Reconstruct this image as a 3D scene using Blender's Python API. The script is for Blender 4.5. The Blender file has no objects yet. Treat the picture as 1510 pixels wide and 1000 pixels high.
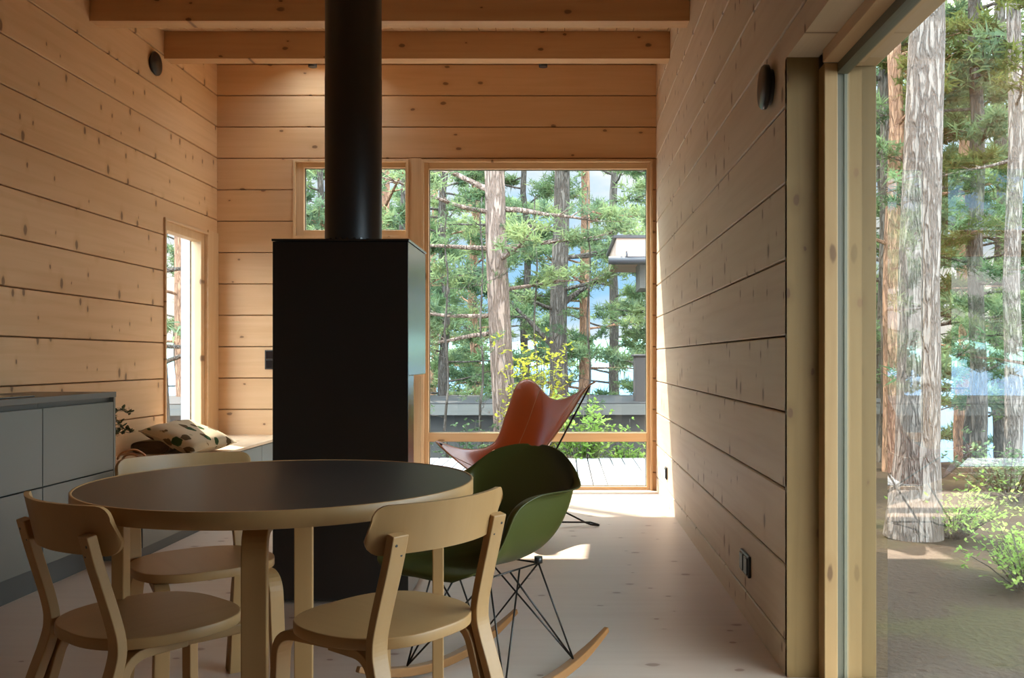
import bpy, math, random
from mathutils import Vector, Matrix, noise

# ------------------------------------------------------------------ camera, sky, sun, exposure
scene = bpy.context.scene
COL = scene.collection
F, CX, CY, HC = 1340.0, 832.5, 529.5, 1.063

cd = bpy.data.cameras.new('camera')
cam = bpy.data.objects.new('camera', cd)
COL.objects.link(cam)
cam.location = (0, 0, HC)
cam.rotation_euler = (math.pi / 2, 0, 0)
cd.sensor_width = 36.0
cd.lens = F / 1510 * 36
cd.shift_x = -(CX - 755) / 1510
cd.shift_y = (CY - 500) / 1510
cd.clip_start = 0.02
cd.clip_end = 3000
scene.camera = cam

scene.view_settings.view_transform = 'Standard'
scene.view_settings.look = 'None'
scene.view_settings.gamma = 1
scene.view_settings.use_curve_mapping = False
scene.view_settings.exposure = 1.4
scene.cycles.use_denoising = True
scene.cycles.max_bounces = 10
scene.cycles.diffuse_bounces = 6
scene.cycles.transparent_max_bounces = 16
scene.cycles.sample_clamp_indirect = 6.0

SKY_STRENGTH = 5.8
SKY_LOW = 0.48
SUN_STRENGTH = 6.0
world = bpy.data.worlds.new('sky')
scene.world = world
world.use_nodes = True
wt = world.node_tree
for n in list(wt.nodes):
    wt.nodes.remove(n)


def wn(t, **kw):
    n = wt.nodes.new(t)
    for k, v in kw.items():
        setattr(n, k, v)
    return n


w_out = wn('ShaderNodeOutputWorld')
w_bg = wn('ShaderNodeBackground')
w_tc = wn('ShaderNodeTexCoord')
w_map = wn('ShaderNodeMapping')
w_map.inputs['Scale'].default_value = (1.2, 1.2, 3.2)
w_no = wn('ShaderNodeTexNoise')
w_no.inputs['Scale'].default_value = 2.2
w_no.inputs['Detail'].default_value = 6
w_no.inputs['Roughness'].default_value = 0.55
w_cr = wn('ShaderNodeValToRGB')
w_cr.color_ramp.elements[0].position = 0.42
w_cr.color_ramp.elements[0].color = (0.34, 0.62, 0.90, 1)
w_cr.color_ramp.elements[1].position = 0.60
w_cr.color_ramp.elements[1].color = (1.0, 0.96, 0.89, 1)
wt.links.new(w_tc.outputs['Generated'], w_map.inputs['Vector'])
wt.links.new(w_map.outputs['Vector'], w_no.inputs['Vector'])
wt.links.new(w_no.outputs['Fac'], w_cr.inputs['Fac'])
# the clouds overhead and behind the house are brighter than the low sky over the lake
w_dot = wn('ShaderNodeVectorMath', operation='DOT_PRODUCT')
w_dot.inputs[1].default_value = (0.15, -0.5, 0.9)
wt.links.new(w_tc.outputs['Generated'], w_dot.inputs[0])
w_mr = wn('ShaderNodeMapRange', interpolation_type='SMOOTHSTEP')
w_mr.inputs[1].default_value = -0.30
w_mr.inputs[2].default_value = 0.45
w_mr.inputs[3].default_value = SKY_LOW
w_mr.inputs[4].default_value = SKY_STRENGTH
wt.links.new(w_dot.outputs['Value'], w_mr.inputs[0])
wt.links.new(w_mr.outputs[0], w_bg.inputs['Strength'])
wt.links.new(w_cr.outputs['Color'], w_bg.inputs['Color'])
wt.links.new(w_bg.outputs[0], w_out.inputs['Surface'])

sd = bpy.data.lights.new('sun', 'SUN')
sd.energy = SUN_STRENGTH
sd.angle = math.radians(0.6)
sd.color = (1.0, 0.93, 0.82)
sun = bpy.data.objects.new('sun', sd)
COL.objects.link(sun)
SUN_DIR = Vector((1.0, -1.0, -1.9)).normalized()
sun.rotation_euler = SUN_DIR.to_track_quat('-Z', 'Y').to_euler()

# light portals only guide the sampling of the sky through the glazed openings; they emit nothing
def portal(loc, rot, w, h):
    d = bpy.data.lights.new('sky_portal', 'AREA')
    d.shape = 'RECTANGLE'
    d.size, d.size_y = w, h
    d.cycles.is_portal = True
    o = bpy.data.objects.new('sky_portal', d)
    COL.objects.link(o)
    o.location, o.rotation_euler = loc, rot


portal((0.96, 2.2, 1.0), (0, math.pi / 2, 0), 2.1, 1.6)
portal((-0.22, 7.46, 1.3), (-math.pi / 2, 0, 0), 1.85, 2.65)
portal((-1.72, 7.46, 1.3), (-math.pi / 2, 0, 0), 0.95, 2.6)

# ------------------------------------------------------------------ room numbers (metres)
XL, XR, YE = -2.817, 0.742, 7.366
YB = -2.5
OPEN_Y = 3.036            # far jamb of the big opening in the right wall
DOOR_Y = 1.42             # its near jamb, beside the camera
GX = 0.91                 # glass plane of that opening


def P(px, py, Y):
    return Vector(((px - CX) * Y / F, Y, HC - (py - CY) * Y / F))


# ------------------------------------------------------------------ mesh helpers
class MB:
    def __init__(self):
        self.v, self.f, self.sm = [], [], []

    def add(self, verts, faces, smooth=False):
        b = len(self.v)
        self.v += [tuple(p) for p in verts]
        self.f += [tuple(b + i for i in f) for f in faces]
        self.sm += [smooth] * len(faces)
        return self

    def box(self, a, b):
        x0, y0, z0 = a
        x1, y1, z1 = b
        return self.add([(x0, y0, z0), (x1, y0, z0), (x1, y1, z0), (x0, y1, z0), (x0, y0, z1), (x1, y0, z1), (x1, y1, z1), (x0, y1, z1)],
                        [(0, 3, 2, 1), (4, 5, 6, 7), (0, 1, 5, 4), (1, 2, 6, 5), (2, 3, 7, 6), (3, 0, 4, 7)])

    def hexa(self, p):
        return self.add(p, [(0, 3, 2, 1), (4, 5, 6, 7), (0, 1, 5, 4), (1, 2, 6, 5), (2, 3, 7, 6), (3, 0, 4, 7)])

    def tube(self, pts, r, n=10, caps=True, smooth=True):
        pts = [Vector(p) for p in pts]
        if not hasattr(r, '__len__'):
            r = [r] * len(pts)
        up = Vector((0, 0, 1))
        vs = []
        prev = None
        for i, p in enumerate(pts):
            t = (pts[min(i + 1, len(pts) - 1)] - pts[max(i - 1, 0)]).normalized()
            if prev is None:
                a = t.cross(up)
                if a.length < 0.05:
                    a = t.cross(Vector((1, 0, 0)))
            else:
                a = prev - t * prev.dot(t)
            a.normalize()
            prev = a
            b = t.cross(a)
            for k in range(n):
                an = 2 * math.pi * k / n
                vs.append(p + (a * math.cos(an) + b * math.sin(an)) * r[i])
        fs = []
        for i in range(len(pts) - 1):
            for k in range(n):
                fs.append((i * n + k, i * n + (k + 1) % n, (i + 1) * n + (k + 1) % n, (i + 1) * n + k))
        self.add(vs, fs, smooth)
        if caps:
            b = len(self.v) - len(vs)
            self.f.append(tuple(b + k for k in reversed(range(n))))
            self.f.append(tuple(b + (len(pts) - 1) * n + k for k in range(n)))
            self.sm += [False, False]
        return self

    def strap(self, pts, side, w, t):
        """rectangular section swept along pts: side = the wide direction, w wide, t thick (may be lists)"""
        pts = [Vector(p) for p in pts]
        side = Vector(side).normalized()
        n = len(pts)
        W = w if hasattr(w, '__len__') else [w] * n
        T = t if hasattr(t, '__len__') else [t] * n
        vs = []
        for i, p in enumerate(pts):
            tg = (pts[min(i + 1, n - 1)] - pts[max(i - 1, 0)]).normalized()
            nn = tg.cross(side).normalized()
            s = side
            for sx, sy in ((-1, -1), (1, -1), (1, 1), (-1, 1)):
                vs.append(p + s * sx * W[i] / 2 + nn * sy * T[i] / 2)
        fs = []
        for i in range(n - 1):
            for k in range(4):
                fs.append((i * 4 + k, i * 4 + (k + 1) % 4, (i + 1) * 4 + (k + 1) % 4, (i + 1) * 4 + k))
        fs.append((3, 2, 1, 0))
        fs.append(tuple((n - 1) * 4 + k for k in range(4)))
        return self.add(vs, fs)

    def prism(self, outline, z0, z1, smooth=False):
        n = len(outline)
        vs = [(x, y, z0) for x, y in outline] + [(x, y, z1) for x, y in outline]
        self.add(vs, [(i, (i + 1) % n, n + (i + 1) % n, n + i) for i in range(n)], smooth)
        b = len(self.v) - 2 * n
        self.f += [tuple(b + i for i in reversed(range(n))), tuple(b + n + i for i in range(n))]
        self.sm += [False, False]
        return self

    def grid(self, fn, nu, nv, smooth=True):
        vs = [fn(i / nu, j / nv) for i in range(nu + 1) for j in range(nv + 1)]
        fs = [(i * (nv + 1) + j, (i + 1) * (nv + 1) + j, (i + 1) * (nv + 1) + j + 1, i * (nv + 1) + j + 1) for i in range(nu) for j in range(nv)]
        return self.add(vs, fs, smooth)

    def build(self, name, mat, parent=None, bevel=0, seg=2, fix=False):
        me = bpy.data.meshes.new(name)
        me.from_pydata(self.v, [], self.f)
        me.update()
        me.polygons.foreach_set('use_smooth', self.sm)
        if fix:
            import bmesh
            bm = bmesh.new()
            bm.from_mesh(me)
            bmesh.ops.recalc_face_normals(bm, faces=bm.faces)
            bm.to_mesh(me)
            bm.free()
        me.materials.append(mat)
        o = bpy.data.objects.new(name, me)
        COL.objects.link(o)
        if parent:
            o.parent = parent
        if bevel:
            m = o.modifiers.new('bevel', 'BEVEL')
            m.width = bevel
            m.segments = seg
            m.limit_method = 'ANGLE'
            m.angle_limit = math.radians(35)
            m.harden_normals = False
        return o


def tag(o, label=None, cat=None, group=None, kind=None):
    if label:
        o['label'] = label
    if cat:
        o['category'] = cat
    if group:
        o['group'] = group
    if kind:
        o['kind'] = kind
    return o


def empty(name, loc=(0, 0, 0), rz=0.0, label=None, cat=None, group=None, kind=None):
    o = bpy.data.objects.new(name, None)
    COL.objects.link(o)
    o.empty_display_size = 0.1
    o.location = loc
    o.rotation_euler = (0, 0, rz)
    return tag(o, label, cat, group, kind)


def copy_tree(o, parent=None):
    c = o.copy()
    COL.objects.link(c)
    c.parent = parent
    for ch in [x for x in o.children]:
        copy_tree(ch, c)
    return c


# ------------------------------------------------------------------ materials
class NT:
    def __init__(self, name):
        self.m = bpy.data.materials.new(name)
        self.m.use_nodes = True
        self.t = self.m.node_tree
        self.b = self.t.nodes['Principled BSDF']
        self.out = self.t.nodes['Material Output']

    def n(self, ty, ins=None, **kw):
        n = self.t.nodes.new(ty)
        for k, v in kw.items():
            setattr(n, k, v)
        for k, v in (ins or {}).items():
            self.set(n.inputs[k], v)
        return n

    def set(self, sock, v):
        if isinstance(v, bpy.types.NodeSocket):
            self.t.links.new(v, sock)
        else:
            sock.default_value = v

    def math(self, op, a, b=None, c=None, clamp=False):
        n = self.t.nodes.new('ShaderNodeMath')
        n.operation = op
        n.use_clamp = clamp
        for i, v in enumerate((a, b, c)):
            if v is not None:
                self.set(n.inputs[i], v)
        return n.outputs[0]

    def mix(self, f, a, b, mode='MIX'):
        n = self.t.nodes.new('ShaderNodeMix')
        n.data_type = 'RGBA'
        n.blend_type = mode
        self.set(n.inputs[0], f)
        self.set(n.inputs[6], a)
        self.set(n.inputs[7], b)
        return n.outputs[2]

    def step(self, v, a, b):
        n = self.t.nodes.new('ShaderNodeMapRange')
        n.interpolation_type = 'SMOOTHSTEP'
        self.set(n.inputs[0], v)
        self.set(n.inputs[1], a)
        self.set(n.inputs[2], b)
        n.inputs[3].default_value = 0
        n.inputs[4].default_value = 1
        return n.outputs[0]

    def bump(self, h, strength=0.3, dist=0.01):
        n = self.n('ShaderNodeBump', {'Strength': strength, 'Distance': dist, 'Height': h})
        self.t.links.new(n.outputs[0], self.b.inputs['Normal'])


def c4(c):
    return (c[0], c[1], c[2], 1)


def srgb(r, g, b):
    return tuple(((v / 255) / 12.92 if v / 255 <= 0.04045 else ((v / 255 + 0.055) / 1.055) ** 2.4) for v in (r, g, b))


def plain(name, col, rough=0.5, metal=0.0, spec=0.5, bump=0, bscale=200):
    m = NT(name)
    m.b.inputs['Base Color'].default_value = c4(col)
    m.b.inputs['Roughness'].default_value = rough
    m.b.inputs['Metallic'].default_value = metal
    m.b.inputs['Specular IOR Level'].default_value = spec
    tc = m.n('ShaderNodeTexCoord')
    no = m.n('ShaderNodeTexNoise', {'Vector': tc.outputs['Object'], 'Scale': bscale, 'Detail': 3.0})
    m.t.links.new(m.mix(m.math('MULTIPLY', no.outputs['Fac'], 0.12), c4(col), c4([x * 0.7 for x in col])), m.b.inputs['Base Color'])
    if bump:
        m.bump(no.outputs['Fac'], bump, 0.002)
    return m.m


def wood(name, base, dark, axis=0, knots=1.0, kcol=(0.10, 0.045, 0.02), rough=0.55, courses=None, kscale=(3.2, 3.2), kshape=1.0, kthr=0.5, grain=1.0, krad=0.055,
         var=0.10, spec=0.3, space='Object', cross=None):
    """axis = grain direction (0 x, 1 y, 2 z). courses = (across axis, start, pitch): each log or board gets its own figure."""
    m = NT(name)
    tc = m.n('ShaderNodeTexCoord')
    sp = m.n('ShaderNodeSeparateXYZ', {0: tc.outputs[space]})
    ax = [sp.outputs[0], sp.outputs[1], sp.outputs[2]]
    along = ax[axis]
    others = [i for i in range(3) if i != axis]
    o1, o2 = ax[others[0]], ax[others[1]]
    if courses:
        ca, st, pi_ = courses
        idx = m.math('FLOOR', m.math('DIVIDE', m.math('SUBTRACT', ax[ca], st), pi_))
        wn_ = m.n('ShaderNodeTexWhiteNoise', {'W': idx}, noise_dimensions='1D')
        rnd = wn_.outputs['Value']
        off = m.math('MULTIPLY', rnd, 37.0)
        along = m.math('ADD', along, off)
    else:
        rnd = None
    # fine grain
    gv = m.n('ShaderNodeCombineXYZ', {0: m.math('MULTIPLY', along, 1.4), 1: m.math('MULTIPLY', o1, 26.0), 2: m.math('MULTIPLY', o2, 26.0)})
    g1 = m.n('ShaderNodeTexNoise', {'Vector': gv.outputs[0], 'Scale': 1.0, 'Detail': 4.0, 'Distortion': 0.6})
    bv = m.n('ShaderNodeCombineXYZ', {0: m.math('MULTIPLY', along, 0.6), 1: m.math('MULTIPLY', o1, 5.0), 2: m.math('MULTIPLY', o2, 5.0)})
    g2 = m.n('ShaderNodeTexNoise', {'Vector': bv.outputs[0], 'Scale': 1.0, 'Detail': 2.0})
    col = m.mix(m.math('MULTIPLY', m.step(g1.outputs['Fac'], 0.35, 0.75), 0.35 * grain), c4(base), c4(dark))
    col = m.mix(m.math('MULTIPLY', m.step(g2.outputs['Fac'], 0.45, 0.75), 0.35 * grain), col, c4(dark))
    if rnd is not None and var:
        col = m.mix(m.math('MULTIPLY', rnd, var * 3), col, c4([x * 0.80 for x in base]))
    if knots:
        cr = ax[cross] if cross is not None else (o2 if axis != 2 else o1)
        kv = m.n('ShaderNodeCombineXYZ', {0: m.math('MULTIPLY', along, kscale[0] * kshape), 1: m.math('MULTIPLY', cr, kscale[1])})
        wob = m.n('ShaderNodeTexNoise', {'Vector': kv.outputs[0], 'Scale': 6.0, 'Detail': 2.0})
        kv2 = m.n('ShaderNodeVectorMath', {0: kv.outputs[0], 1: m.n('ShaderNodeVectorMath', {0: wob.outputs['Color'], 'Scale': 0.07}, operation='SCALE').outputs[0]}, operation='ADD')
        vo = m.n('ShaderNodeTexVoronoi', {'Vector': kv2.outputs[0], 'Scale': 1.0, 'Randomness': 1.0}, voronoi_dimensions='2D')
        pick = m.n('ShaderNodeSeparateColor', {0: vo.outputs['Color']})
        keep = m.math('LESS_THAN', pick.outputs[0], kthr)
        rad = m.math('MULTIPLY_ADD', pick.outputs[1], krad, krad * 0.35)
        kn = m.math('SUBTRACT', 1.0, m.step(m.math('DIVIDE', vo.outputs['Distance'], rad), 0.6, 1.15))
        halo = m.math('SUBTRACT', 1.0, m.step(m.math('DIVIDE', vo.outputs['Distance'], rad), 1.0, 3.2))
        col = m.mix(m.math('MULTIPLY', m.math('MULTIPLY', halo, keep), 0.35 * knots), col, c4(dark))
        col = m.mix(m.math('MULTIPLY', m.math('MULTIPLY', kn, keep), 0.72 * knots), col, c4(kcol))
    m.t.links.new(col, m.b.inputs['Base Color'])
    m.b.inputs['Roughness'].default_value = rough
    m.b.inputs['Specular IOR Level'].default_value = spec
    m.bump(g1.outputs['Fac'], 0.12, 0.003)
    return m.m


M = {}
PINE, PINE_D = (0.72, 0.475, 0.265), (0.54, 0.31, 0.14)
LOG_P = 0.2545
M['log_end'] = wood('pine_log_end_wall', (0.68, 0.435, 0.235), PINE_D, 0, kscale=(3.4, 6.0), kshape=1.0, kthr=0.34, krad=0.075, courses=(2, 3.199 - 20 * 0.2545, 0.2545))
M['log_left'] = wood('pine_log_left_wall', PINE, PINE_D, 1, kscale=(6.0, 4.0), kshape=1.3, kthr=0.5, krad=0.10, courses=(2, 3.2016 - 20 * 0.253, 0.253))
M['log_right'] = wood('pine_log_right_wall', (0.66, 0.53, 0.39), (0.50, 0.35, 0.22), 1, kscale=(6.0, 4.0), kshape=1.3, kthr=0.5, krad=0.10, courses=(2, 3.1956 - 20 * 0.2569, 0.2569))
M['beam'] = wood('pine_beam', (0.56, 0.335, 0.165), (0.44, 0.23, 0.10), 0, kscale=(4.0, 7.0), kthr=0.5, krad=0.08, kcol=(0.08, 0.03, 0.012))
M['ceil'] = wood('pine_ceiling_boards', (0.70, 0.48, 0.28), PINE_D, 1, cross=0, courses=(0, 0.0, 0.12), kscale=(3, 8), kthr=0.35)
M['frame_z'] = wood('pine_frame_upright', (0.68, 0.48, 0.28), (0.52, 0.31, 0.15), 2, kscale=(3.0, 9.0), kthr=0.35, krad=0.09)
M['frame_x'] = wood('pine_frame_rail', (0.68, 0.48, 0.28), (0.52, 0.31, 0.15), 0, kscale=(2.0, 6.0), kthr=0.2, krad=0.07)
M['frame_y'] = wood('pine_frame_header', (0.66, 0.46, 0.28), (0.52, 0.31, 0.15), 1, kscale=(3.0, 9.0), kthr=0.35, krad=0.09)
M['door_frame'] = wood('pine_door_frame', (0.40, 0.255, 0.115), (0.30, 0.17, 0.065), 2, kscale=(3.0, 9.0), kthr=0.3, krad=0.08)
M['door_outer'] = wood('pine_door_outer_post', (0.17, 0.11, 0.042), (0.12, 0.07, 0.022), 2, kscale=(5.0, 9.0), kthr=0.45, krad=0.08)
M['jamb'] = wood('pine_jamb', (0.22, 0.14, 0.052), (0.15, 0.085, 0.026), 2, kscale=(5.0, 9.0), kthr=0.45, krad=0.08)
M['floor'] = wood('soaped_pine_floor', (0.60, 0.465, 0.365), (0.50, 0.35, 0.255), 0, cross=1, kscale=(5.0, 6.0), kshape=0.8, kthr=0.5, krad=0.08, kcol=(0.22, 0.10, 0.055), rough=0.38,
                  courses=(1, -5.0, 0.33), var=0.05, spec=0.4, grain=0.7)
M['birch'] = wood('birch', (0.42, 0.235, 0.092), (0.34, 0.175, 0.06), 1, knots=0, rough=0.42, grain=0.7, spec=0.35)
M['birch_z'] = wood('birch_upright', (0.42, 0.235, 0.092), (0.34, 0.175, 0.06), 2, knots=0, rough=0.42, grain=0.7, spec=0.35)
M['bench_wood'] = wood('pine_bench_top', (0.64, 0.47, 0.31), PINE_D, 1, cross=0, kscale=(3, 5), kthr=0.3, rough=0.4)
M['rocker_wood'] = wood('oiled_maple', (0.30, 0.14, 0.05), (0.20, 0.085, 0.03), 1, knots=0, rough=0.35)
M['deck'] = wood('weathered_deck', (0.36, 0.34, 0.33), (0.29, 0.27, 0.26), 1, cross=0, courses=(0, 0.0, 0.122), kscale=(2, 6), kthr=0.2, rough=0.7, kcol=(0.3, 0.26, 0.22))
M['greywood'] = wood('weathered_grey_wood', (0.15, 0.15, 0.135), (0.10, 0.10, 0.09), 0, knots=0.6, rough=0.8)
M['cladding'] = wood('red_grey_cladding', (0.40, 0.30, 0.25), (0.30, 0.22, 0.18), 0, knots=0.6, rough=0.8)
M['black'] = plain('black_steel', (0.008, 0.0072, 0.0066), 0.26, 0.0, 0.5, 0.0)
M['black'].node_tree.nodes['Principled BSDF'].inputs['Coat Weight'].default_value = 0.8
M['black'].node_tree.nodes['Principled BSDF'].inputs['Coat Roughness'].default_value = 0.22
M['pipe'] = plain('black_flue_steel', (0.014, 0.013, 0.012), 0.38, 0.0, 0.5, 0.05)
M['black_plastic'] = plain('black_plastic', (0.02, 0.019, 0.018), 0.35)
M['lino'] = plain('black_linoleum', (0.028, 0.026, 0.024), 0.42, 0, 0.5, 0.03, 600)
M['cab'] = plain('grey_green_lacquer', (0.145, 0.140, 0.118), 0.38, 0, 0.5)
M['cab_dark'] = plain('dark_plinth', (0.07, 0.07, 0.065), 0.5)
M['counter'] = plain('grey_brown_countertop', (0.10, 0.085, 0.07), 0.4)
M['hob'] = plain('black_glass_hob', (0.01, 0.01, 0.012), 0.08)
M['steel'] = plain('dark_steel_wire', (0.05, 0.045, 0.04), 0.35, 0.9)
M['blackrod'] = plain('black_rod', (0.015, 0.014, 0.013), 0.4)
M['green'] = plain('forest_green_plastic', (0.056, 0.062, 0.013), 0.32, 0, 0.5)
M['gasket'] = plain('grey_green_gasket', (0.13, 0.125, 0.085), 0.5)
M['render'] = plain('grey_reveal', (0.36, 0.33, 0.31), 0.7)
M['felt'] = plain('dark_roof_felt', (0.035, 0.033, 0.031), 0.8, 0, 0.3, 0.3, 30)
M['chimney'] = plain('dark_brown_chimney', (0.06, 0.05, 0.045), 0.7)
M['gutter'] = plain('dark_gutter', (0.04, 0.04, 0.045), 0.4)
M['blanket'] = plain('brown_wool', (0.36, 0.27, 0.17), 0.95, 0, 0.1, 0.5, 300)
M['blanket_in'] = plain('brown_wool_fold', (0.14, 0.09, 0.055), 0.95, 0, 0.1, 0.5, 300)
M['tan'] = plain('tan_leather', (0.45, 0.22, 0.09), 0.5)
M['plant'] = plain('dark_green_leaf', (0.075, 0.095, 0.03), 0.5)
M['pot'] = plain('clay_pot', (0.42, 0.22, 0.12), 0.7)


def leather():
    m = NT('cognac_leather')
    tc = m.n('ShaderNodeTexCoord')
    n1 = m.n('ShaderNodeTexNoise', {'Vector': tc.outputs['Object'], 'Scale': 4.0, 'Detail': 3.0})
    n2 = m.n('ShaderNodeTexNoise', {'Vector': tc.outputs['Object'], 'Scale': 260.0, 'Detail': 2.0})
    col = m.mix(n1.outputs['Fac'], c4((0.38, 0.075, 0.012)), c4((0.48, 0.11, 0.022)))
    m.t.links.new(col, m.b.inputs['Base Color'])
    m.b.inputs['Roughness'].default_value = 0.33
    m.b.inputs['Specular IOR Level'].default_value = 0.4
    m.bump(n2.outputs['Fac'], 0.15, 0.002)
    return m.m


M['leather'] = leather()


def glass(name, tint=(1, 1, 1), refl=1.0):
    m = NT(name)
    m.t.nodes.remove(m.b)
    tr = m.n('ShaderNodeBsdfTransparent', {'Color': c4(tint)})
    gl = m.n('ShaderNodeBsdfGlossy', {'Color': (1, 1, 1, 1), 'Roughness': 0.0})
    geo = m.n('ShaderNodeNewGeometry')
    dot = m.n('ShaderNodeVectorMath', {0: geo.outputs['Normal'], 1: geo.outputs['Incoming']}, operation='DOT_PRODUCT')
    c = m.math('ABSOLUTE', dot.outputs['Value'])
    f = m.math('MULTIPLY_ADD', m.math('POWER', m.math('SUBTRACT', 1.0, c, clamp=True), 5.0), 1 - refl, refl, clamp=True)
    mx = m.n('ShaderNodeMixShader', {0: f, 1: tr.outputs[0], 2: gl.outputs[0]})
    m.t.links.new(mx.outputs[0], m.out.inputs['Surface'])
    return m.m


M['glass'] = glass('window_glass', (0.97, 0.985, 0.98), 0.07)
M['glass_side'] = glass('sliding_door_glass', (0.86, 0.88, 0.85), 0.18)


def bark(name, a, b, sc=9.0):
    m = NT(name)
    tc = m.n('ShaderNodeTexCoord')
    mp = m.n('ShaderNodeMapping', {'Vector': tc.outputs['Object'], 'Scale': (sc, sc, sc * 0.17)})
    wb = m.n('ShaderNodeTexNoise', {'Vector': mp.outputs[0], 'Scale': 1.6, 'Detail': 4.0})
    wv = m.n('ShaderNodeVectorMath', {0: wb.outputs['Color'], 'Scale': 1.5}, operation='SCALE')
    wa = m.n('ShaderNodeVectorMath', {0: mp.outputs[0], 1: wv.outputs[0]}, operation='ADD')
    vo = m.n('ShaderNodeTexVoronoi', {'Vector': wa.outputs[0], 'Scale': 1.5}, feature='DISTANCE_TO_EDGE')
    no = m.n('ShaderNodeTexNoise', {'Vector': mp.outputs[0], 'Scale': 5.0, 'Detail': 6.0})
    h = m.math('ADD', m.step(vo.outputs['Distance'], 0.0, 0.25), m.math('MULTIPLY', no.outputs['Fac'], 0.7))
    col = m.mix(m.math('MULTIPLY', h, 0.65, clamp=True), c4(b), c4(a))
    m.t.links.new(col, m.b.inputs['Base Color'])
    m.b.inputs['Roughness'].default_value = 0.9
    m.b.inputs['Specular IOR Level'].default_value = 0.1
    m.bump(h, 0.9, 0.03)
    return m.m


M['bark'] = bark('pine_bark', (0.36, 0.27, 0.22), (0.13, 0.09, 0.07))
M['bark_red'] = bark('reddish_pine_bark', (0.46, 0.26, 0.16), (0.22, 0.12, 0.08), 12)
M['bark_pale'] = bark('pale_grey_bark', (0.30, 0.255, 0.22), (0.11, 0.085, 0.07), 13)
M['bark_dark'] = bark('dark_bark', (0.15, 0.13, 0.11), (0.06, 0.05, 0.04), 12)


def leafy(name, a, b, trans=0.35):
    m = NT(name)
    tc = m.n('ShaderNodeTexCoord')
    no = m.n('ShaderNodeTexNoise', {'Vector': tc.outputs['Object'], 'Scale': 2.2, 'Detail': 3.0})
    col = m.mix(m.step(no.outputs['Fac'], 0.35, 0.65), c4(a), c4(b))
    df = m.n('ShaderNodeBsdfDiffuse', {'Color': col})
    tl = m.n('ShaderNodeBsdfTranslucent', {'Color': col})
    mx = m.n('ShaderNodeMixShader', {0: trans, 1: df.outputs[0], 2: tl.outputs[0]})
    m.t.nodes.remove(m.b)
    m.t.links.new(mx.outputs[0], m.out.inputs['Surface'])
    return m.m


M['needle'] = leafy('pine_needles', (0.11, 0.165, 0.095), (0.25, 0.31, 0.13))
M['needle_r'] = leafy('olive_needles', (0.045, 0.065, 0.022), (0.125, 0.14, 0.04))
M['needle_d'] = leafy('dark_needles', (0.07, 0.12, 0.065), (0.16, 0.23, 0.10))
M['yellow'] = leafy('yellow_leaves', (0.33, 0.36, 0.05), (0.52, 0.47, 0.07), 0.45)
M['leaf'] = leafy('green_leaves', (0.20, 0.34, 0.07), (0.42, 0.52, 0.14), 0.45)


def ground_mat():
    m = NT('forest_floor')
    tc = m.n('ShaderNodeTexCoord')
    n1 = m.n('ShaderNodeTexNoise', {'Vector': tc.outputs['Object'], 'Scale': 0.9, 'Detail': 5.0})
    n2 = m.n('ShaderNodeTexNoise', {'Vector': tc.outputs['Object'], 'Scale': 26.0, 'Detail': 5.0})
    col = m.mix(n2.outputs['Fac'], c4((0.020, 0.013, 0.008)), c4((0.060, 0.040, 0.025)))
    moss = m.mix(n2.outputs['Fac'], c4((0.022, 0.018, 0.008)), c4((0.065, 0.052, 0.022)))
    col = m.mix(m.step(n1.outputs['Fac'], 0.50, 0.60), col, moss)
    m.t.links.new(col, m.b.inputs['Base Color'])
    m.b.inputs['Roughness'].default_value = 0.95
    m.b.inputs['Specular IOR Level'].default_value = 0.1
    m.bump(n2.outputs['Fac'], 0.8, 0.03)
    return m.m


def water_mat():
    m = NT('lake_water')
    tc = m.n('ShaderNodeTexCoord')
    mp = m.n('ShaderNodeMapping', {'Vector': tc.outputs['Object'], 'Scale': (0.5, 0.15, 1)})
    n1 = m.n('ShaderNodeTexNoise', {'Vector': mp.outputs[0], 'Scale': 1.0, 'Detail': 4.0})
    m.b.inputs['Base Color'].default_value = (0.08, 0.17, 0.28, 1)
    m.b.inputs['Roughness'].default_value = 0.22
    m.b.inputs['Specular IOR Level'].default_value = 0.5
    m.bump(n1.outputs['Fac'], 0.25, 0.3)
    return m.m


def hill_mat():
    m = NT('far_forest')
    tc = m.n('ShaderNodeTexCoord')
    n1 = m.n('ShaderNodeTexNoise', {'Vector': tc.outputs['Object'], 'Scale': 0.09, 'Detail': 6.0})
    col = m.mix(m.step(n1.outputs['Fac'], 0.35, 0.65), c4((0.11, 0.20, 0.20)), c4((0.20, 0.32, 0.22)))
    m.t.links.new(col, m.b.inputs['Base Color'])
    m.b.inputs['Roughness'].default_value = 1.0
    m.b.inputs['Specular IOR Level'].default_value = 0.0
    return m.m


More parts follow.
